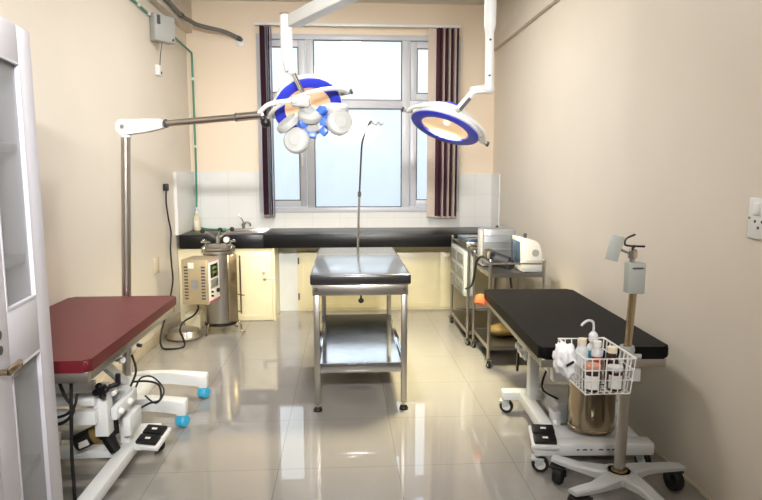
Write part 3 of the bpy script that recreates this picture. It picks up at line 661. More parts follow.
for dx, dy in ((.19, -.03), (-.09, -.14), (-.13, .12), (.1, .14)):
    l = Vector((dx, dy, 0)); q = MB()
    q.tube([(ax+dx*.65, ay+dy*.65, .11), (ax+dx*.9, ay+dy*.9, .105), (ax+dx, ay+dy, .07), (ax+dx*1.02, ay+dy*1.02, .02), (ax+dx*1.2, ay+dy*1.2, .0095)], .009)
    q.build('leg', M['brass'], t)
R = Matrix.Translation((-1.25, 5.235, .55)) @ Matrix.Rotation(-.16, 4, 'Z')
q = MB(); q.box((0, 0, 0), (.23, .27, .385), R, .006); cb = q.build('control_box', M['steel_warm_reflect'], t)
for sx in (-.075, .075):
    for k in range(11):
        q = MB(); q.box((0, 0, 0), (.034, .004, .014), R @ Matrix.Translation((sx, -.135, -.14+k*.027)), .001); q.build('vent_slot', M['gasket'], cb)
q = MB(); q.box((0, 0, 0), (.05, .003, .05), R @ Matrix.Translation((-.03, -.136, .145))); q.build('paper_label', M['label'], cb)
q = MB(); q.box((0, 0, 0), (.06, .003, .08), R @ Matrix.Translation((-.0, -.136, -.02))); q.build('rating_plate', M['steelblue'], cb)
q = MB(); q.box((0, 0, 0), (.004, .245, .36), R @ Matrix.Translation((.1165, 0, 0)), .001); fp = q.build('front_panel', M['label'], cb)
def pan(name, m, y, z, w, h, th=.004):
    q = MB(); q.box((0, 0, 0), (th, w, h), R @ Matrix.Translation((.119+th/2, y, z)), .0008); return q.build(name, M[m], fp)
pan('display', 'darkscreen', 0, .085, .16, .115); pan('readout', 'greenlcd', 0, .11, .09, .022, .006); pan('readout', 'greenlcd', 0, .07, .09, .018, .006)
pan('key_pad', 'steelblue', 0, -.025, .17, .075); pan('trim', 'magenta', 0, -.172, .245, .012); pan('trim', 'magenta', 0, .174, .245, .006)
for y, z, r in ((.06, -.10, .018), (-.07, -.09, .009), (-.07, -.125, .009)):
    q = MB(); a0 = R @ Vector((.119, y, z)); a1 = R @ Vector((.137, y, z)); q.cyl(a0, a1, r, seg=14); q.build('switch_knob', M['blackp'], fp)
q = MB(); q.beam((-1.21, 5.36, .55), (-1.19, 5.43, .55), .12, .2, .004); q.build('box_bracket', M['steel'], t)

tag(MB().lathe([(0, 0), (.14, 0), (.155, .006), (.158, .018), (.145, .035), (.125, .075), (.08, .092), (.04, .098), (0, .098)], (-1.445, 5.36, .001), seg=40).build('steel_dish', M['steel'], None, (-1.445, 5.36, 0)), 'domed shiny steel dish upside down on the floor beside the steriliser', 'dish')
tag(MB().bx(-1.50, -1.36, 5.60, 5.76, .001, .16, .008).build('box', M['cream'], None, (-1.43, 5.68, 0)), 'small cream box on the floor behind the steel dish by the wall', 'box')
t = thing('power_cord', 'black power cord from a plug high on the left wall down to the steriliser', 'cord', (XL, 5.59, 1.33))
q = MB(); q.bx(XL+.001, XL+.045, 5.565, 5.615, 1.31, 1.375, .008); q.build('plug', M['blackp'], t)
q = MB(); q.tube([(-1.615, 5.59, 1.315), (-1.612, 5.56, 1.2), (-1.615, 5.62, 1.05), (-1.615, 5.68, .92), (-1.61, 5.62, .78), (-1.60, 5.60, .62), (-1.58, 5.54, .48), (-1.56, 5.30, .30), (-1.56, 5.06, .12), (-1.54, 5.0, .02), (-1.46, 4.98, .009), (-1.37, 5.04, .009), (-1.39, 5.12, .05), (-1.44, 5.20, .11), (-1.42, 5.26, .17), (-1.34, 5.28, .22), (-1.29, 5.26, .29), (-1.30, 5.25, .362)], .008, 8, 6); q.build('cord', M['rubber'], t)

# ------------------------------------------------------------------ trolleys
def trolley(label, x0, x1, y0, y1, ztop, zs, zl, rim, group):
    t = thing('steel_trolley', label, 'trolley', ((x0+x1)/2, (y0+y1)/2, 0), group)
    r = .0125
    for x in (x0, x1):
        for y in (y0, y1):
            q = MB(); q.cyl((x, y, .075), (x, y, ztop), r, seg=14); q.ball((x, y, ztop), r*1.15, seg=10); q.build('post', M['steel'], t)
            castor((x, y-.012), .078, .028, t, 'rubber', 'chrome', .25, .02, 'steel')
    for z in (zs, zl):
        q = MB(); q.bx(x0+.004, x1-.004, y0+.004, y1-.004, z-.006, z); q.bx(x0-.002, x1+.002, y0-.004, y0+.004, z-.03, z+.004); q.bx(x0-.002, x1+.002, y1-.004, y1+.004, z-.03, z+.004)
        q.bx(x0-.004, x0+.004, y0+.004, y1-.004, z-.03, z+.004); q.bx(x1-.004, x1+.004, y0+.004, y1-.004, z-.03, z+.004); q.build('shelf', M['steel'], t)
    q = MB(); zr = ztop-.02
    if rim:
        q.cyl((x0, y0, zr), (x1, y0, zr), .007, seg=10); q.cyl((x0, y1, zr), (x1, y1, zr), .007, seg=10)
        q.cyl((x0, y0, zr), (x0, y1, zr), .007, seg=10); q.cyl((x1, y0, zr), (x1, y1, zr), .007, seg=10)
        q.build('guard_rail', M['steel'], t)
    return t
trolley('small steel trolley carrying the silver box and white monitor beside the black couch', 1.085, 1.495, 4.37, 4.90, .82, .725, .165, True, 'steel trolleys along the right wall')
trolley('steel trolley farther back holding the narrow white drawer rack', 1.05, 1.47, 4.975, 5.75, .86, .835, .12, False, 'steel trolleys along the right wall')

t = thing('drawer_rack', 'narrow white rack of dark drawers hung on the side of the far trolley', 'drawer rack', (1.04, 5.34, .42))
q = MB(); q.bx(1.02, 1.125, 5.02, 5.66, .42, .80, .005); q.build('rack_body', M['greyw'], t)
for k in range(3):
    z = .43+k*.125
    for yy in (5.06, 5.37):
        MB().bx(1.012, 1.0205, yy, yy+.26, z+.01, z+.095, .003).build('drawer', M['rackgrey'], t)
t = thing('instrument_tray', 'small lidded steel instrument tray on top of the far trolley', 'tray', (1.13, 5.3, .836))
q = MB(); q.bx(1.06, 1.26, 5.14, 5.5, 0.8370, 0.8760, .006); q.build('tray_body', M['steel'], t)
q = MB(); q.bx(1.05, 1.27, 5.13, 5.51, 0.8765, 0.9010, .006); q.build('lid', M['screen'], t)
q = MB(); q.tube([(1.06, 5.12, .886), (1.06, 5.10, .92), (1.25, 5.10, .92), (1.25, 5.12, .886)], .005, 8, 1); q.build('handle', M['chrome'], t)

t = thing('silver_box', 'ribbed silver grey metal box on the near trolley against the back', 'metal box', (1.225, 4.80, .726))
q = MB(); q.bx(1.098, 1.365, 4.69, 4.88, .726, 1.035, .014, 3); q.build('box_body', M['steelblue'], t)
for z in (.80, .86, .92, .975): MB().bx(1.106, 1.357, 4.684, 4.691, z, z+.010, .002).build('rib', M['steelblue'], t)
MB().cyl((1.235, 4.78, 1.035), (1.235, 4.78, 1.05), .012).build('lid_knob', M['gasket'], t)
MB().bx(1.098, 1.104, 4.70, 4.87, .74, 1.02, .001).build('edge_highlight', M['white'], t)  # white strip painting in the highlight on the box's left edge

t = thing('monitor', 'white bench monitor with dull blue screen facing left on the near trolley', 'monitor', (1.43, 4.56, .726))
poly = [(1.335, .728), (1.49, .728), (1.492, .80), (1.488, .88), (1.47, .935), (1.44, .965), (1.385, .975), (1.345, .985), (1.325, .98)]
q = MB(); q.prism([(x, z) for x, z in poly], -4.678, -4.40, Matrix.Rotation(PI/2, 4, 'X') , .01); q.build('case', M['whitep'], t)
q = MB(); q.box((1.3245, 4.54, .872), (.008, .21, .17), Matrix.Rotation(-.04, 4, 'Y'), .002); q.build('screen', M['screen'], t)
q = MB(); q.cyl((1.435, 4.401, .875), (1.435, 4.395, .875), .027, seg=24)
q.build('speaker_grille', M['pale_grey'], t)
MB().bx(1.36, 1.487, 4.397, 4.401, .814, .817).build('seam', M['pale_grey'], t)
MB().cyl((1.40, 4.56, .97), (1.40, 4.56, .995), .013).ball((1.40, 4.56, .998), .014, seg=10).build('top_knob', M['gasket'], t)
MB().tube([(1.488, 4.50, .80), (1.505, 4.48, .80), (1.50, 4.46, .76), (1.49, 4.45, .74)], .007).build('side_plug', M['blackp'], t)

t = thing('pressure_cuff', 'rolled navy cuff with tubing draped over the corner of the near trolley', 'cuff', (1.17, 4.55, .73))
q = MB(); q.cyl((1.14, 4.58, .815), (1.265, 4.51, .785), .058, .046, seg=18); q.cyl((1.12, 4.60, .845), (1.17, 4.56, .80), .03, .05, seg=16); q.ball((1.265, 4.51, .772), .0465, (1, 1, .9)); q.build('cuff_roll', M['navy'], t)
q = MB(); q.tube([(1.13, 4.58, .80), (1.08, 4.62, .82), (1.05, 4.66, .78), (1.04, 4.68, .70), (1.03, 4.69, .62), (1.01, 4.70, .565), (.97, 4.71, .545)], .009); q.build('tubing', M['rubber'], t)
q = MB(); q.lathe([(.025, 0), (.028, .03), (.035, .06), (.03, .06), (.022, .03), (.02, 0), (.025, 0)], (1.105, 4.53, .827), (0, -.3, 1)); q.build('chrome_fitting', M['chrome'], t)
tag(MB().tube([(1.34, 4.62, .70), (1.30, 4.55, .70), (1.27, 4.48, .69), (1.265, 4.45, .66), (1.27, 4.44, .6)], .008).build('cable', M['rubber'], None, (1.3, 4.55, .69)), 'short black cable hanging under the upper shelf of the near trolley', 'cable')
q = MB(); q.ball((1.28, 4.66, .215), .1, (1.35, .9, .5), 20); q.ball((1.36, 4.70, .235), .08, (1, .9, .8), 16)
tag(q.build('bag', M['tan'], None, (1.28, 4.66, .166)), 'yellow brown bundle on the low shelf of the near trolley', 'bag')

# ------------------------------------------------------------------ mobile stand with basket
sx, sy = 1.235, 2.50
t = thing('mobile_stand', 'grey wheeled stand with four curved feet and steel pole before the black couch', 'stand', (sx, sy, 0))
feet = ((1.015, 2.655), (1.0, 2.375), (1.53, 2.56), (1.30, 2.22))
q = MB(); q.lathe([(0, .0), (.075, 0), (.085, .01), (.08, .035), (.05, .045), (0, .045)], (sx, sy, .095), seg=28); q.build('base_hub', M['greyw'], t)
for fx, fy in feet:
    dv = Vector((fx-sx, fy-sy, 0)); Ln = dv.length; dv.normalize(); sd = Vector((-dv.y, dv.x, 0))
    q = MB(); prof = ((.0, .045, .10, .14), (.07, .045, .10, .14), (.15, .034, .105, .135), (Ln-.09, .030, .105, .13), (Ln-.02, .028, .105, .13), (Ln+.035, .024, .107, .125))
    rings = []
    for s, w, z0, z1 in prof:
        cpos = Vector((sx, sy, 0))+dv*s + sd*(.018*math.sin(PI*s/Ln))
        rings.append([q.bm.verts.new(cpos+sd*w+Vector((0, 0, z0))), q.bm.verts.new(cpos+sd*w+Vector((0, 0, z1-.008))), q.bm.verts.new(cpos+sd*w*.75+Vector((0, 0, z1))), q.bm.verts.new(cpos-sd*w*.75+Vector((0, 0, z1))), q.bm.verts.new(cpos-sd*w+Vector((0, 0, z1-.008))), q.bm.verts.new(cpos-sd*w+Vector((0, 0, z0)))])
    for A_, B_ in zip(rings, rings[1:]):
        for k in range(6): q.bm.faces.new([A_[k], A_[(k+1) % 6], B_[(k+1) % 6], B_[k]])
    q.bm.faces.new(rings[0][::-1]); q.bm.faces.new(rings[-1]); q.build('base_foot', M['greyw'], t)
    castor((fx, fy), .109, .051, t, 'rubber', 'rubber', math.atan2(dv.y, dv.x), .042, 'blackp')
lab(MB().lathe([(.026, 0), (.036, 0), (.034, .006), (.026, .008), (.026, 0)], (sx, sy, .139), seg=24).build('rust_ring', M['tan'], t), 'rusty ring round the pole foot')
q = MB(); q.cyl((sx, sy, .12), (sx+.006, sy, .67), .0245, seg=24); q.build('lower_pole', M['steel'], t)
q = MB(); q.cyl((sx+.006, sy, .66), (sx+.02, sy, .97), .0165, seg=20); q.build('upper_pole', M['brass'], t)
q = MB(); q.lathe([(.018, 0), (.032, 0), (.034, .01), (.03, .03), (.034, .05), (.03, .065), (.018, .065), (.018, 0)], (sx+.006, sy, .655), seg=24); q.cyl((sx+.03, sy-.01, .675), (sx+.062, sy-.02, .675), .012, seg=12); q.build('height_collar', M['pale_grey'], t)
q = MB(); q.bx(sx-.015, sx+.058, sy-.028, sy+.024, .958, 1.092, .004); bxo = q.build('control_box', M['pale_grey'], t)
MB().bx(sx-.002, sx+.046, sy-.031, sy-.027, 1.066, 1.073).build('slot', M['gasket'], bxo)
q = MB(); q.cyl((sx+.01, sy, 1.09), (sx+.006, sy, 1.112), .012, seg=12); q.lathe([(.012, 0), (.02, .004), (.021, .034), (.015, .042), (0, .042)], (sx+.008, sy, 1.108), seg=20); q.build('socket', M['chrome'], t)
q = MB(); q.tube([(sx+.05, sy-.02, 1.163), (sx-.03, sy-.02, 1.168), (sx-.038, sy-.02, 1.185), (sx-.03, sy-.02, 1.20), (sx+.005, sy-.02, 1.215)], .0045, 8, 4); q.cyl((sx+.005, sy, 1.15), (sx+.005, sy-.02, 1.166), .006, seg=8); q.build('spring_clip', M['blackp'], t)
q = MB(); q.box((sx-.075, sy-.005, 1.155), (.055, .008, .11), Matrix.Rotation(.24, 4, 'Y') @ Matrix.Rotation(-.1, 4, 'Z'), .002); lab(q.build('tilted_plate', M['pale_grey'], t), 'pale tilted plate')
MB().cyl((sx-.05, sy, 1.15), (sx-.01, sy, 1.135), .006, seg=8).build('plate_arm', M['chrome'], t)

# basket
KX0, KX1, KY0, KY1, KZ0, KZ1 = .985, 1.20, 2.335, 2.645, .56, .715
t = thing('wire_basket', 'white wire basket of bottles fixed to the pole of the wheeled stand', 'basket', (1.09, 2.49, KZ0))
q = MB(); wr = .0035
for z, ins in ((KZ1, 0), (KZ1-.05, .003), (KZ0+.06, .008), (KZ0, .012)):
    q.tube([(KX0+ins, KY0+ins, z), (KX1-ins, KY0+ins, z), (KX1-ins, KY1-ins, z), (KX0+ins, KY1-ins, z)], wr*(1.35 if z == KZ1 else 1), 6, 1, True)
q.build('rim', M['whitep'], t)
q = MB()
def vw(x0, y0, x1, y1): q.cyl((x0, y0, KZ1), (x1, y1, KZ0), wr*.8, seg=6)
nx, ny = 7, 9
for i in range(nx+1):
    f = i/nx; xa, xb = KX0+(KX1-KX0)*f, KX0+.012+(KX1-KX0-.024)*f
    vw(xa, KY0, xb, KY0+.012); vw(xa, KY1, xb, KY1-.012); q.cyl((xb, KY0+.012, KZ0), (xb, KY1-.012, KZ0), wr*.8, seg=6)
for i in range(1, ny):
    f = i/ny; ya, yb_ = KY0+(KY1-KY0)*f, KY0+.012+(KY1-KY0-.024)*f
    vw(KX0, ya, KX0+.012, yb_); vw(KX1, ya, KX1-.012, yb_); q.cyl((KX0+.012, yb_, KZ0), (KX1-.012, yb_, KZ0), wr*.8, seg=6)
q.build('wire_mesh', M['whitep'], t)
q = MB(); q.beam((KX1-.002, sy, .60), (KX1+.018, sy, .60), .04, .03, .003); q.build('pole_clamp', M['pale_grey'], t)

zb = KZ0+.0045
def bottle(name, label, cat, x, y, prof, m, cap=None, capm=None, lab_=None, liquid=None):
    t = thing(name, label, cat, (x, y, zb), 'bottles and jars in the wire basket')
    MB().lathe(prof, (x, y, zb), seg=26).build('bottle_body', M[m], t)
    if liquid:
        r, z0, z1, lm = liquid
        MB().lathe([(0, z0), (r, z0), (r, z1), (0, z1)], (x, y, zb), seg=26).build('liquid', M[lm], t)
    if cap: MB().lathe(cap, (x, y, zb), seg=22).build('cap', M[capm], t)
    if lab_:
        r, z0, z1, a0, a1 = lab_; q = MB(); n = 10
        vs = [[q.bm.verts.new((x+rr*math.cos(a0+(a1-a0)*k/n), y+rr*math.sin(a0+(a1-a0)*k/n), zb+z)) for k in range(n+1)] for rr, z in ((r, z0), (r, z1), (r+.0008, z1), (r+.0008, z0))]
        for ra, rb in ((2, 3), (1, 2), (3, 0), (0, 1)):
            for k in range(n): q.bm.faces.new([vs[ra][k], vs[ra][k+1], vs[rb][k+1], vs[rb][k]])
        q.build('label', M['label'], t)
    return t
def bp(r, h, nr, nh): return [(0, 0), (r*.94, 0), (r, .004), (r, h), (r*.85, h+.014), (nr, h+.026), (nr, h+nh), (0, h+nh)]
t = bottle('wash_bottle', 'squeeze wash bottle with bent spout and blue liquid in the basket', 'bottle', 1.12, 2.578, bp(.030, .12, .015, .04), 'milky', [(0, .158), (.020, .158), (.020, .186), (.010, .20), (0, .20)], 'whitep', None, (.0305, .01, .118, 'blue_liq'))
MB().tube([(1.12, 2.578, zb+.19), (1.12, 2.578, zb+.225), (1.113, 2.576, zb+.247), (1.09, 2.571, zb+.254), (1.067, 2.566, zb+.243), (1.057, 2.563, zb+.232)], .0055).build('spout', M['milky'], t)
bottle('bottle', 'milky plastic bottle with cream cap left of the wash bottle', 'bottle', 1.05, 2.53, bp(.027, .125, .016, .035), 'milky', [(0, .158), (.019, .158), (.019, .183), (0, .184)], 'ivory')
bottle('bottle', 'white capped plastic bottle with red liquid in the middle of the basket', 'bottle', 1.108, 2.505, bp(.025, .12, .014, .035), 'milky', [(0, .153), (.018, .153), (.018, .178), (0, .179)], 'whitep', None, (.0255, .01, .112, 'red_liq'))
bottle('bottle', 'dark brown bottle with ivory cap at the right of the basket', 'bottle', 1.157, 2.462, bp(.029, .10, .018, .04), 'brown_glass', [(0, .138), (.021, .138), (.021, .163), (0, .164)], 'ivory')
bottle('jar', 'brown jar with pinkish lid and white label at the front left of the basket', 'jar', 1.04, 2.388, [(0, 0), (.034, 0), (.036, .004), (.036, .085), (.033, .09), (0, .09)], 'brown_glass', [(0, .09), (.035, .09), (.036, .094), (.036, .108), (.033, .112), (0, .113)], 'pink', (.0365, .012, .07, -2.9, -1.1))
bottle('jar', 'brown jar with pale lid and white label at the front right of the basket', 'jar', 1.138, 2.386, [(0, 0), (.030, 0), (.032, .004), (.032, .08), (.029, .085), (0, .085)], 'brown_glass', [(0, .085), (.031, .085), (.032, .09), (.032, .102), (0, .104)], 'milky', (.0325, .012, .07, -2.8, -1.0))
# gauze bundle hooked over the left corner of the basket
q = MB(); v = bmesh.ops.create_icosphere(q.bm, subdivisions=4, radius=1)['verts']
rnd = random.Random(3); dirs = [Vector((rnd.uniform(-1, 1), rnd.uniform(-1, 1), rnd.uniform(-1, 1))).normalized() for _ in range(34)]
for p in v:
    n = p.co.normalized(); k = .9+.34*max(max(0, n.dot(dd))**22 for dd in dirs)-.12*abs(math.sin(9*n.x+7*n.z+3*n.y))
    p.co = Vector((.935, 2.43, .685)) + Vector((n.x*.044, n.y*.06, n.z*.075))*k
t = thing('gauze_bundle', 'crumpled white gauze bundle hooked on the left side of the wire basket', 'gauze', (.935, 2.43, .61))
q.build('gauze', M['gauze'], t, angle=180)
MB().beam((.918, 2.362, .68), (.948, 2.36, .698), .007, .010, .002).build('clip', M['blackp'], t)

# ------------------------------------------------------------------ wall fittings
t = thing('junction_box', 'grey electrical box mounted high on the left wall', 'electrical box', (-1.59, 5.5, 2.70))
R = Matrix.Translation((-1.565, 5.5, 2.707)) @ Matrix.Rotation(1.0, 4, 'Z')
q = MB(); q.box((0, 0, 0), (.22, .09, .225), R, .008); jb = q.build('box_body', M['boxgrey'], t)
q = MB(); q.box((0, 0, 0), (.035, .006, .075), R @ Matrix.Translation((-.07, -.047, .06)), .002); q.build('switch', M['gasket'], jb)
q = MB(); a0 = R @ Vector((.08, -.045, -.085)); q.cyl(a0, R @ Vector((.08, -.052, -.085)), .01, seg=12); q.build('screw', M['gasket'], jb)
q = MB(); q.bx(XL+.001, -1.57, 5.47, 5.57, 2.65, 2.77, .004); q.build('wall_bracket', M['boxgrey'], t)
t = thing('bell_push', 'small white bell push hanging on a thin wire below the grey electrical box', 'bell push', (-1.62, 5.54, 2.36))
MB().tube([(-1.565, 5.5, 2.60), (-1.59, 5.52, 2.5), (-1.605, 5.54, 2.41)], .004, 6, 3).build('wire', M['gasket'], t)
MB().bx(XL+.001, XL+.04, 5.50, 5.58, 2.32, 2.41, .008).build('push_case', M['whitep'], t)
MB().cyl((XL+.04, 5.55, 2.345), (XL+.046, 5.55, 2.345), .012, seg=14).build('push_button', M['gasket'], t)
q = MB(); q.tube([(XL+.012, 4.55, 2.815), (XL+.012, 5.2, 2.80), (XL+.012, 6.1, 2.775), (XL+.06, 6.585, 2.715)], .011, 8, 1)
q.tube([(XL+.06, 6.585, 2.715), (XL+.062, 6.59, 2.66), (XL+.062, 6.59, 2.0), (XL+.062, 6.58, 1.5), (XL+.062, 6.56, 1.25), (-1.585, 6.54, .99), (-1.59, 6.54, .97)], .011, 8, 1)
t = thing('conduit', 'thin green conduit running along the left wall and down the corner', 'conduit', (XL, 6.58, 2.77)); q.build('pipe', M['green'], t)
for p in ((XL+.012, 5.1, 2.802), (XL+.012, 5.35, 2.796), (XL+.012, 6.25, 2.772)): MB().box(p, (.026, .05, .026), None, .003).build('saddle_clip', M['whitep'], t)
for z in (2.45, 1.75, 1.35): MB().box((XL+.062, 6.592, z), (.03, .034, .03), None, .003).build('saddle_clip', M['whitep'], t)
t = thing('flexible_hose', 'thick grey flexible hose sagging across the top left corner of the room', 'hose', (-1.3, 6.4, 2.95))
q = MB(); q.tube([(-1.545, 5.05, 3.06), (-1.545, 5.35, 3.0), (-1.545, 5.75, 2.98), (-1.54, 6.1, 2.965), (-1.50, 6.25, 2.955), (-1.43, 6.35, 2.935), (-1.21, 6.5, 2.91), (-1.077, 6.60, 2.862), (-1.072, 6.62, 2.855)], .021, 12, 6); q.build('hose_body', M['hose'], t)
for p, dd in (((-1.54, 6.08, 2.966), (.1, .9, -.05)), ((-1.09, 6.592, 2.868), (.8, .55, -.3))):
    p = Vector(p); dd = Vector(dd).normalized(); MB().cyl(p-dd*.02, p+dd*.02, .026, seg=14).build('hose_clip', M['gasket'], t)
MB().bx(-1.12, -1.04, YB-.012, YB-.001, 2.79, 2.86, .004).build('wall_plate', M['whitep'], t)
t = thing('wall_socket', 'small white socket box low on the left wall behind the red couch', 'socket', (XL, 4.68, .18))
MB().bx(XL+.001, XL+.05, 4.5, 4.66, .14, .25, .006).build('socket_box', M['whitep'], t)
MB().cyl((XL+.05, 4.56, .17), (XL+.085, 4.55, .165), .014, seg=12).build('plug', M['blackp'], t)
t = thing('wall_plate', 'faint cream blank plate on the left wall above the far end of the red couch', 'wall plate', (XL, 5.3, .68))
MB().bx(XL+.001, XL+.008, 5.2, 5.34, .60, .74, .003).build('plate', M['skirt'], t)
t = thing('switch_plate', 'white switch and socket plate on the right wall near the camera', 'switch plate', (XR, 2.24, 1.30))
q = MB(); q.bx(XR-.012, XR-.001, 2.12, 2.335, 1.215, 1.378, .005); q.build('plate', M['whitep'], t)
for y in (2.285, 2.235, 2.185): MB().box((XR-.014, y, 1.335), (.008, .032, .045), Matrix.Rotation(.12, 4, 'Y'), .002).build('rocker', M['whitep'], t)
for y, z in ((2.29, 1.285), (2.25, 1.285), (2.27, 1.26)): MB().cyl((XR-.011, y, z), (XR-.0135, y, z), .006, seg=12).build('socket_hole', M['gasket'], t)
for y in (2.325, 2.13): MB().cyl((XR-.011, y, 1.297), (XR-.0145, y, 1.297), .005, seg=10).build('screw', M['steel'], t)

# ------------------------------------------------------------------ glazed cabinet at the left edge
P0 = Vector((-1.062, 2.185, 0)); dr = Vector((.117, -.993, 0)).normalized(); nb = Vector((-dr.y, dr.x, 0))   # nb points into the room
if nb.x < 0: nb = -nb
t = thing('glazed_cabinet', 'tall white cabinet with glazed doors at the left edge of the picture', 'cabinet', P0)
Rz = Matrix(((dr.x, -nb.x, 0, P0.x), (dr.y, -nb.y, 0, P0.y), (0, 0, 1, 0), (0, 0, 0, 1)))   # local x along the front, local y into the cabinet
if Rz.to_3x3().determinant() < 0: pass
def cbx(q, x0, x1, y0, y1, z0, z1, bev=0):
    q.box((0, 0, 0), (abs(x1-x0), abs(y1-y0), abs(z1-z0)), Rz @ Matrix.Translation(((x0+x1)/2, (y0+y1)/2, (z0+z1)/2)), bev); return q
CW, CD, CH = .92, .40, 1.95
q = MB(); cbx(q, 0, .018, .026, CD, .06, CH); cbx(q, CW-.018, CW, .026, CD, .06, CH); cbx(q, .018, CW-.018, .026, CD, CH-.02, CH); cbx(q, .018, CW-.018, .026, CD, .06, .09); cbx(q, .02, CW-.02, .06, CD, 0, .06)
q.build('carcass', M['doorwhite'], t)
q = MB(); cbx(q, .018, CW-.018, CD-.012, CD, .09, CH-.02); q.build('back_panel', M['cabin'], t)
for z in (.43, .80, 1.165, 1.545):
    q = MB(); cbx(q, .02, CW-.02, .06, CD-.014, z, z+.03, .002); q.build('shelf', M['cabin'], t)
def cab_leaf(xa, xb, far):
    q = MB(); st = .112; z0, z1 = .065, CH
    cbx(q, xa, xa+st, 0, .025, z0, z1, .003); cbx(q, xb-st, xb, 0, .025, z0, z1, .003)
    for a_, b_ in ((z0, .20), (.875, 1.06), (1.83, z1)): cbx(q, xa+st, xb-st, 0, .025, a_, b_, .003)
    o = q.build('door', M['doorwhite'], t)
    for a_, b_ in ((.20, .875), (1.06, 1.83)):
        q = MB(); w = .007
        cbx(q, xa+st, xa+st+w, -.002, .012, a_, b_); cbx(q, xb-st-w, xb-st, -.002, .012, a_, b_); cbx(q, xa+st+w, xb-st-w, -.002, .012, a_, a_+w); cbx(q, xa+st+w, xb-st-w, -.002, .012, b_-w, b_)
        q.build('glazing_bead', M['doorwhite'], o)
        q = MB(); cbx(q, xa+st+w, xb-st-w, .012, .016, a_+w, b_-w); q.build('glass', M['film'], o)
    return o
d1 = cab_leaf(0, .458, True); d2 = cab_leaf(.462, CW, False)
q = MB()
a0 = Rz @ Vector((.437, 0, .90)); a1 = Rz @ Vector((.437, -.028, .90)); a2 = Rz @ Vector((.345, -.028, .90))
q.cyl(a0, a1, .010, seg=12); q.beam(a1, a2, .014, .024, .004); lab(q.build('handle', M['drum'], d1), 'dull metal lever handle')
for z in (.965, 1.01):
    q = MB(); q.cyl(Rz @ Vector((.432, 0, z)), Rz @ Vector((.432, -.012, z)), .014, seg=16); q.build('lock', M['gasket'], d1)
q = MB(); cbx(q, .05, .16, .12, .26, .46, .52, .006)
tag(q.build('carton', M['tan'], None, Rz @ Vector((.1, .19, .46))), 'brown carton on the lowest shelf inside the white glazed cabinet', 'carton')

# ------------------------------------------------------------------ lamps of the room, added flash fill, daylight
PW = (2, 10, 62); PWW = 56; PDR = 40; PDL = 1.6
def area(name, loc, target, sx, sy, power, col, spread=PI, disk=False):
    l = bpy.data.lights.new(name, 'AREA'); l.energy = power; l.color = col; l.shape = 'DISK' if disk else 'RECTANGLE'
    l.size = sx
    if not disk: l.size_y = sy
    l.spread = spread
    o = bpy.data.objects.new(name, l); COL.objects.link(o); o.location = loc
    o.rotation_euler = (Vector(target)-Vector(loc)).to_track_quat('-Z', 'Y').to_euler()
    return o
def tube_fixture(label, x, y, along='y'):
    t = thing('ceiling_light', label, 'ceiling light', (x, y, ZC), 'ceiling lights')
    q = MB(); q.bx(x-.15, x+.15, y-.62, y+.62, ZC-.05, ZC-.001, .006); q.build('housing', M['white'], t)
    q = MB(); q.bx(x-.13, x+.13, y-.60, y+.60, ZC-.056, ZC-.05); q.build('diffuser', M['tubelight'], t)
    return area('ceiling_lamp', (x, y, ZC-.06), (x, y, 0), .26, 1.2, 1, (1, .965, .92))
CL = [tube_fixture('long ceiling light above the camera end of the room', -.2, .9), tube_fixture('long ceiling light between the surgical lamps and the camera', -.4, 2.4), tube_fixture('long ceiling light towards the window end of the room', .1, 4.6)]
for o, p in zip(CL, PW): o.data.energy = p
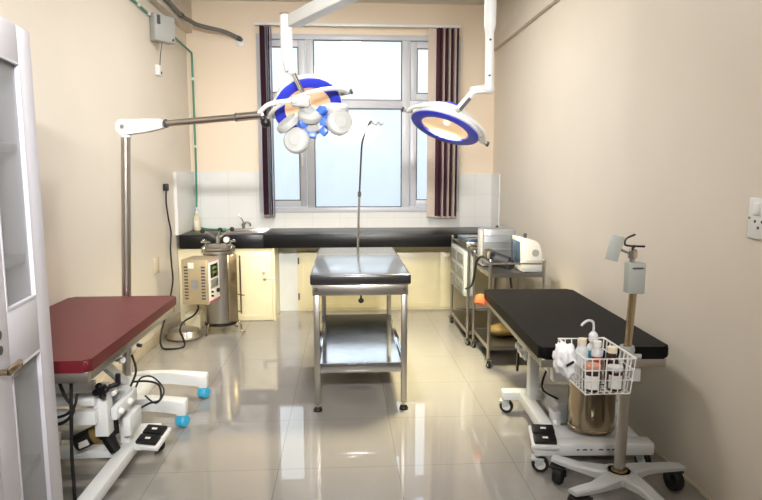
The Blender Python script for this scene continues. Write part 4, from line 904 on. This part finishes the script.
# added unseen tube light behind the camera, beam narrowed like a flash
t = thing('added_fill_light', 'unseen added tube light behind the camera acting as a flash', 'added fill light', (0, YF, 2.45))
MB().bx(-.62, .62, YF+.001, YF+.05, 2.40, 2.52, .006).build('housing', M['white'], t)
MB().cyl((-.6, YF+.08, 2.46), (.6, YF+.08, 2.46), .018, seg=14).build('tube', M['tubelight'], t)
area('flash_fill_lamp', (0, YF+.11, 2.46), (-.75, 6, .9), 1.2, .12, PWW, (1, .98, .96), math.radians(66))
nr = Vector((-.36, -.24, -.90)).normalized(); c = Vector((.648, 3.9, 1.755))
area('dome_lamp_right', c+nr*.05, c+nr*.05+Vector((-.2, .34, -.92)), .30, 0, PDR, (1, .88, .52), math.radians(115), True)
nl = Vector((.2, -.74, -.64)).normalized(); c = Vector((-.228, 4.0, 1.89))
area('dome_lamp_left', c+nl*.012, c+nl, .30, 0, PDL, (1, .78, .52), math.radians(150), True)
p = area('window_daylight', ((WX0+WX1)/2, YB+.21, (WZ0+WZ1)/2), ((WX0+WX1)/2, 0, (WZ0+WZ1)/2), WX1-WX0, WZ1-WZ0, 1, (1, 1, 1))
p.data.cycles.is_portal = True

w = bpy.data.worlds.new('sky'); SC.world = w; w.use_nodes = True
nt = w.node_tree; L = nt.links.new; bg = nt.nodes['Background']
tc = nt.nodes.new('ShaderNodeTexCoord'); sp = nt.nodes.new('ShaderNodeSeparateXYZ'); L(tc.outputs['Generated'], sp.inputs[0])
mr = nt.nodes.new('ShaderNodeMapRange'); mr.inputs['From Min'].default_value = -.1; mr.inputs['From Max'].default_value = .5
L(sp.outputs['Z'], mr.inputs['Value'])
rp = nt.nodes.new('ShaderNodeValToRGB'); e = rp.color_ramp.elements
e[0].position = 0; e[0].color = (.225, .262, .285, 1); e[1].position = 1; e[1].color = (.95, .98, 1, 1)
for q, cc in ((.16, (.30, .325, .34, 1)), (.34, (.39, .40, .40, 1)), (.54, (.46, .47, .455, 1)), (.75, (.95, .98, 1, 1))):
    x = e.new(q); x.color = cc
L(mr.outputs[0], rp.inputs['Fac']); L(rp.outputs['Color'], bg.inputs['Color']); bg.inputs['Strength'].default_value = 3.6

SC.view_settings.view_transform = 'Standard'; SC.view_settings.look = 'None'; SC.view_settings.gamma = 1
SC.view_settings.use_curve_mapping = False; SC.view_settings.exposure = -.08
SC.cycles.use_denoising = True; SC.cycles.max_bounces = 10; SC.cycles.sample_clamp_indirect = 6; SC.cycles.caustics_reflective = False
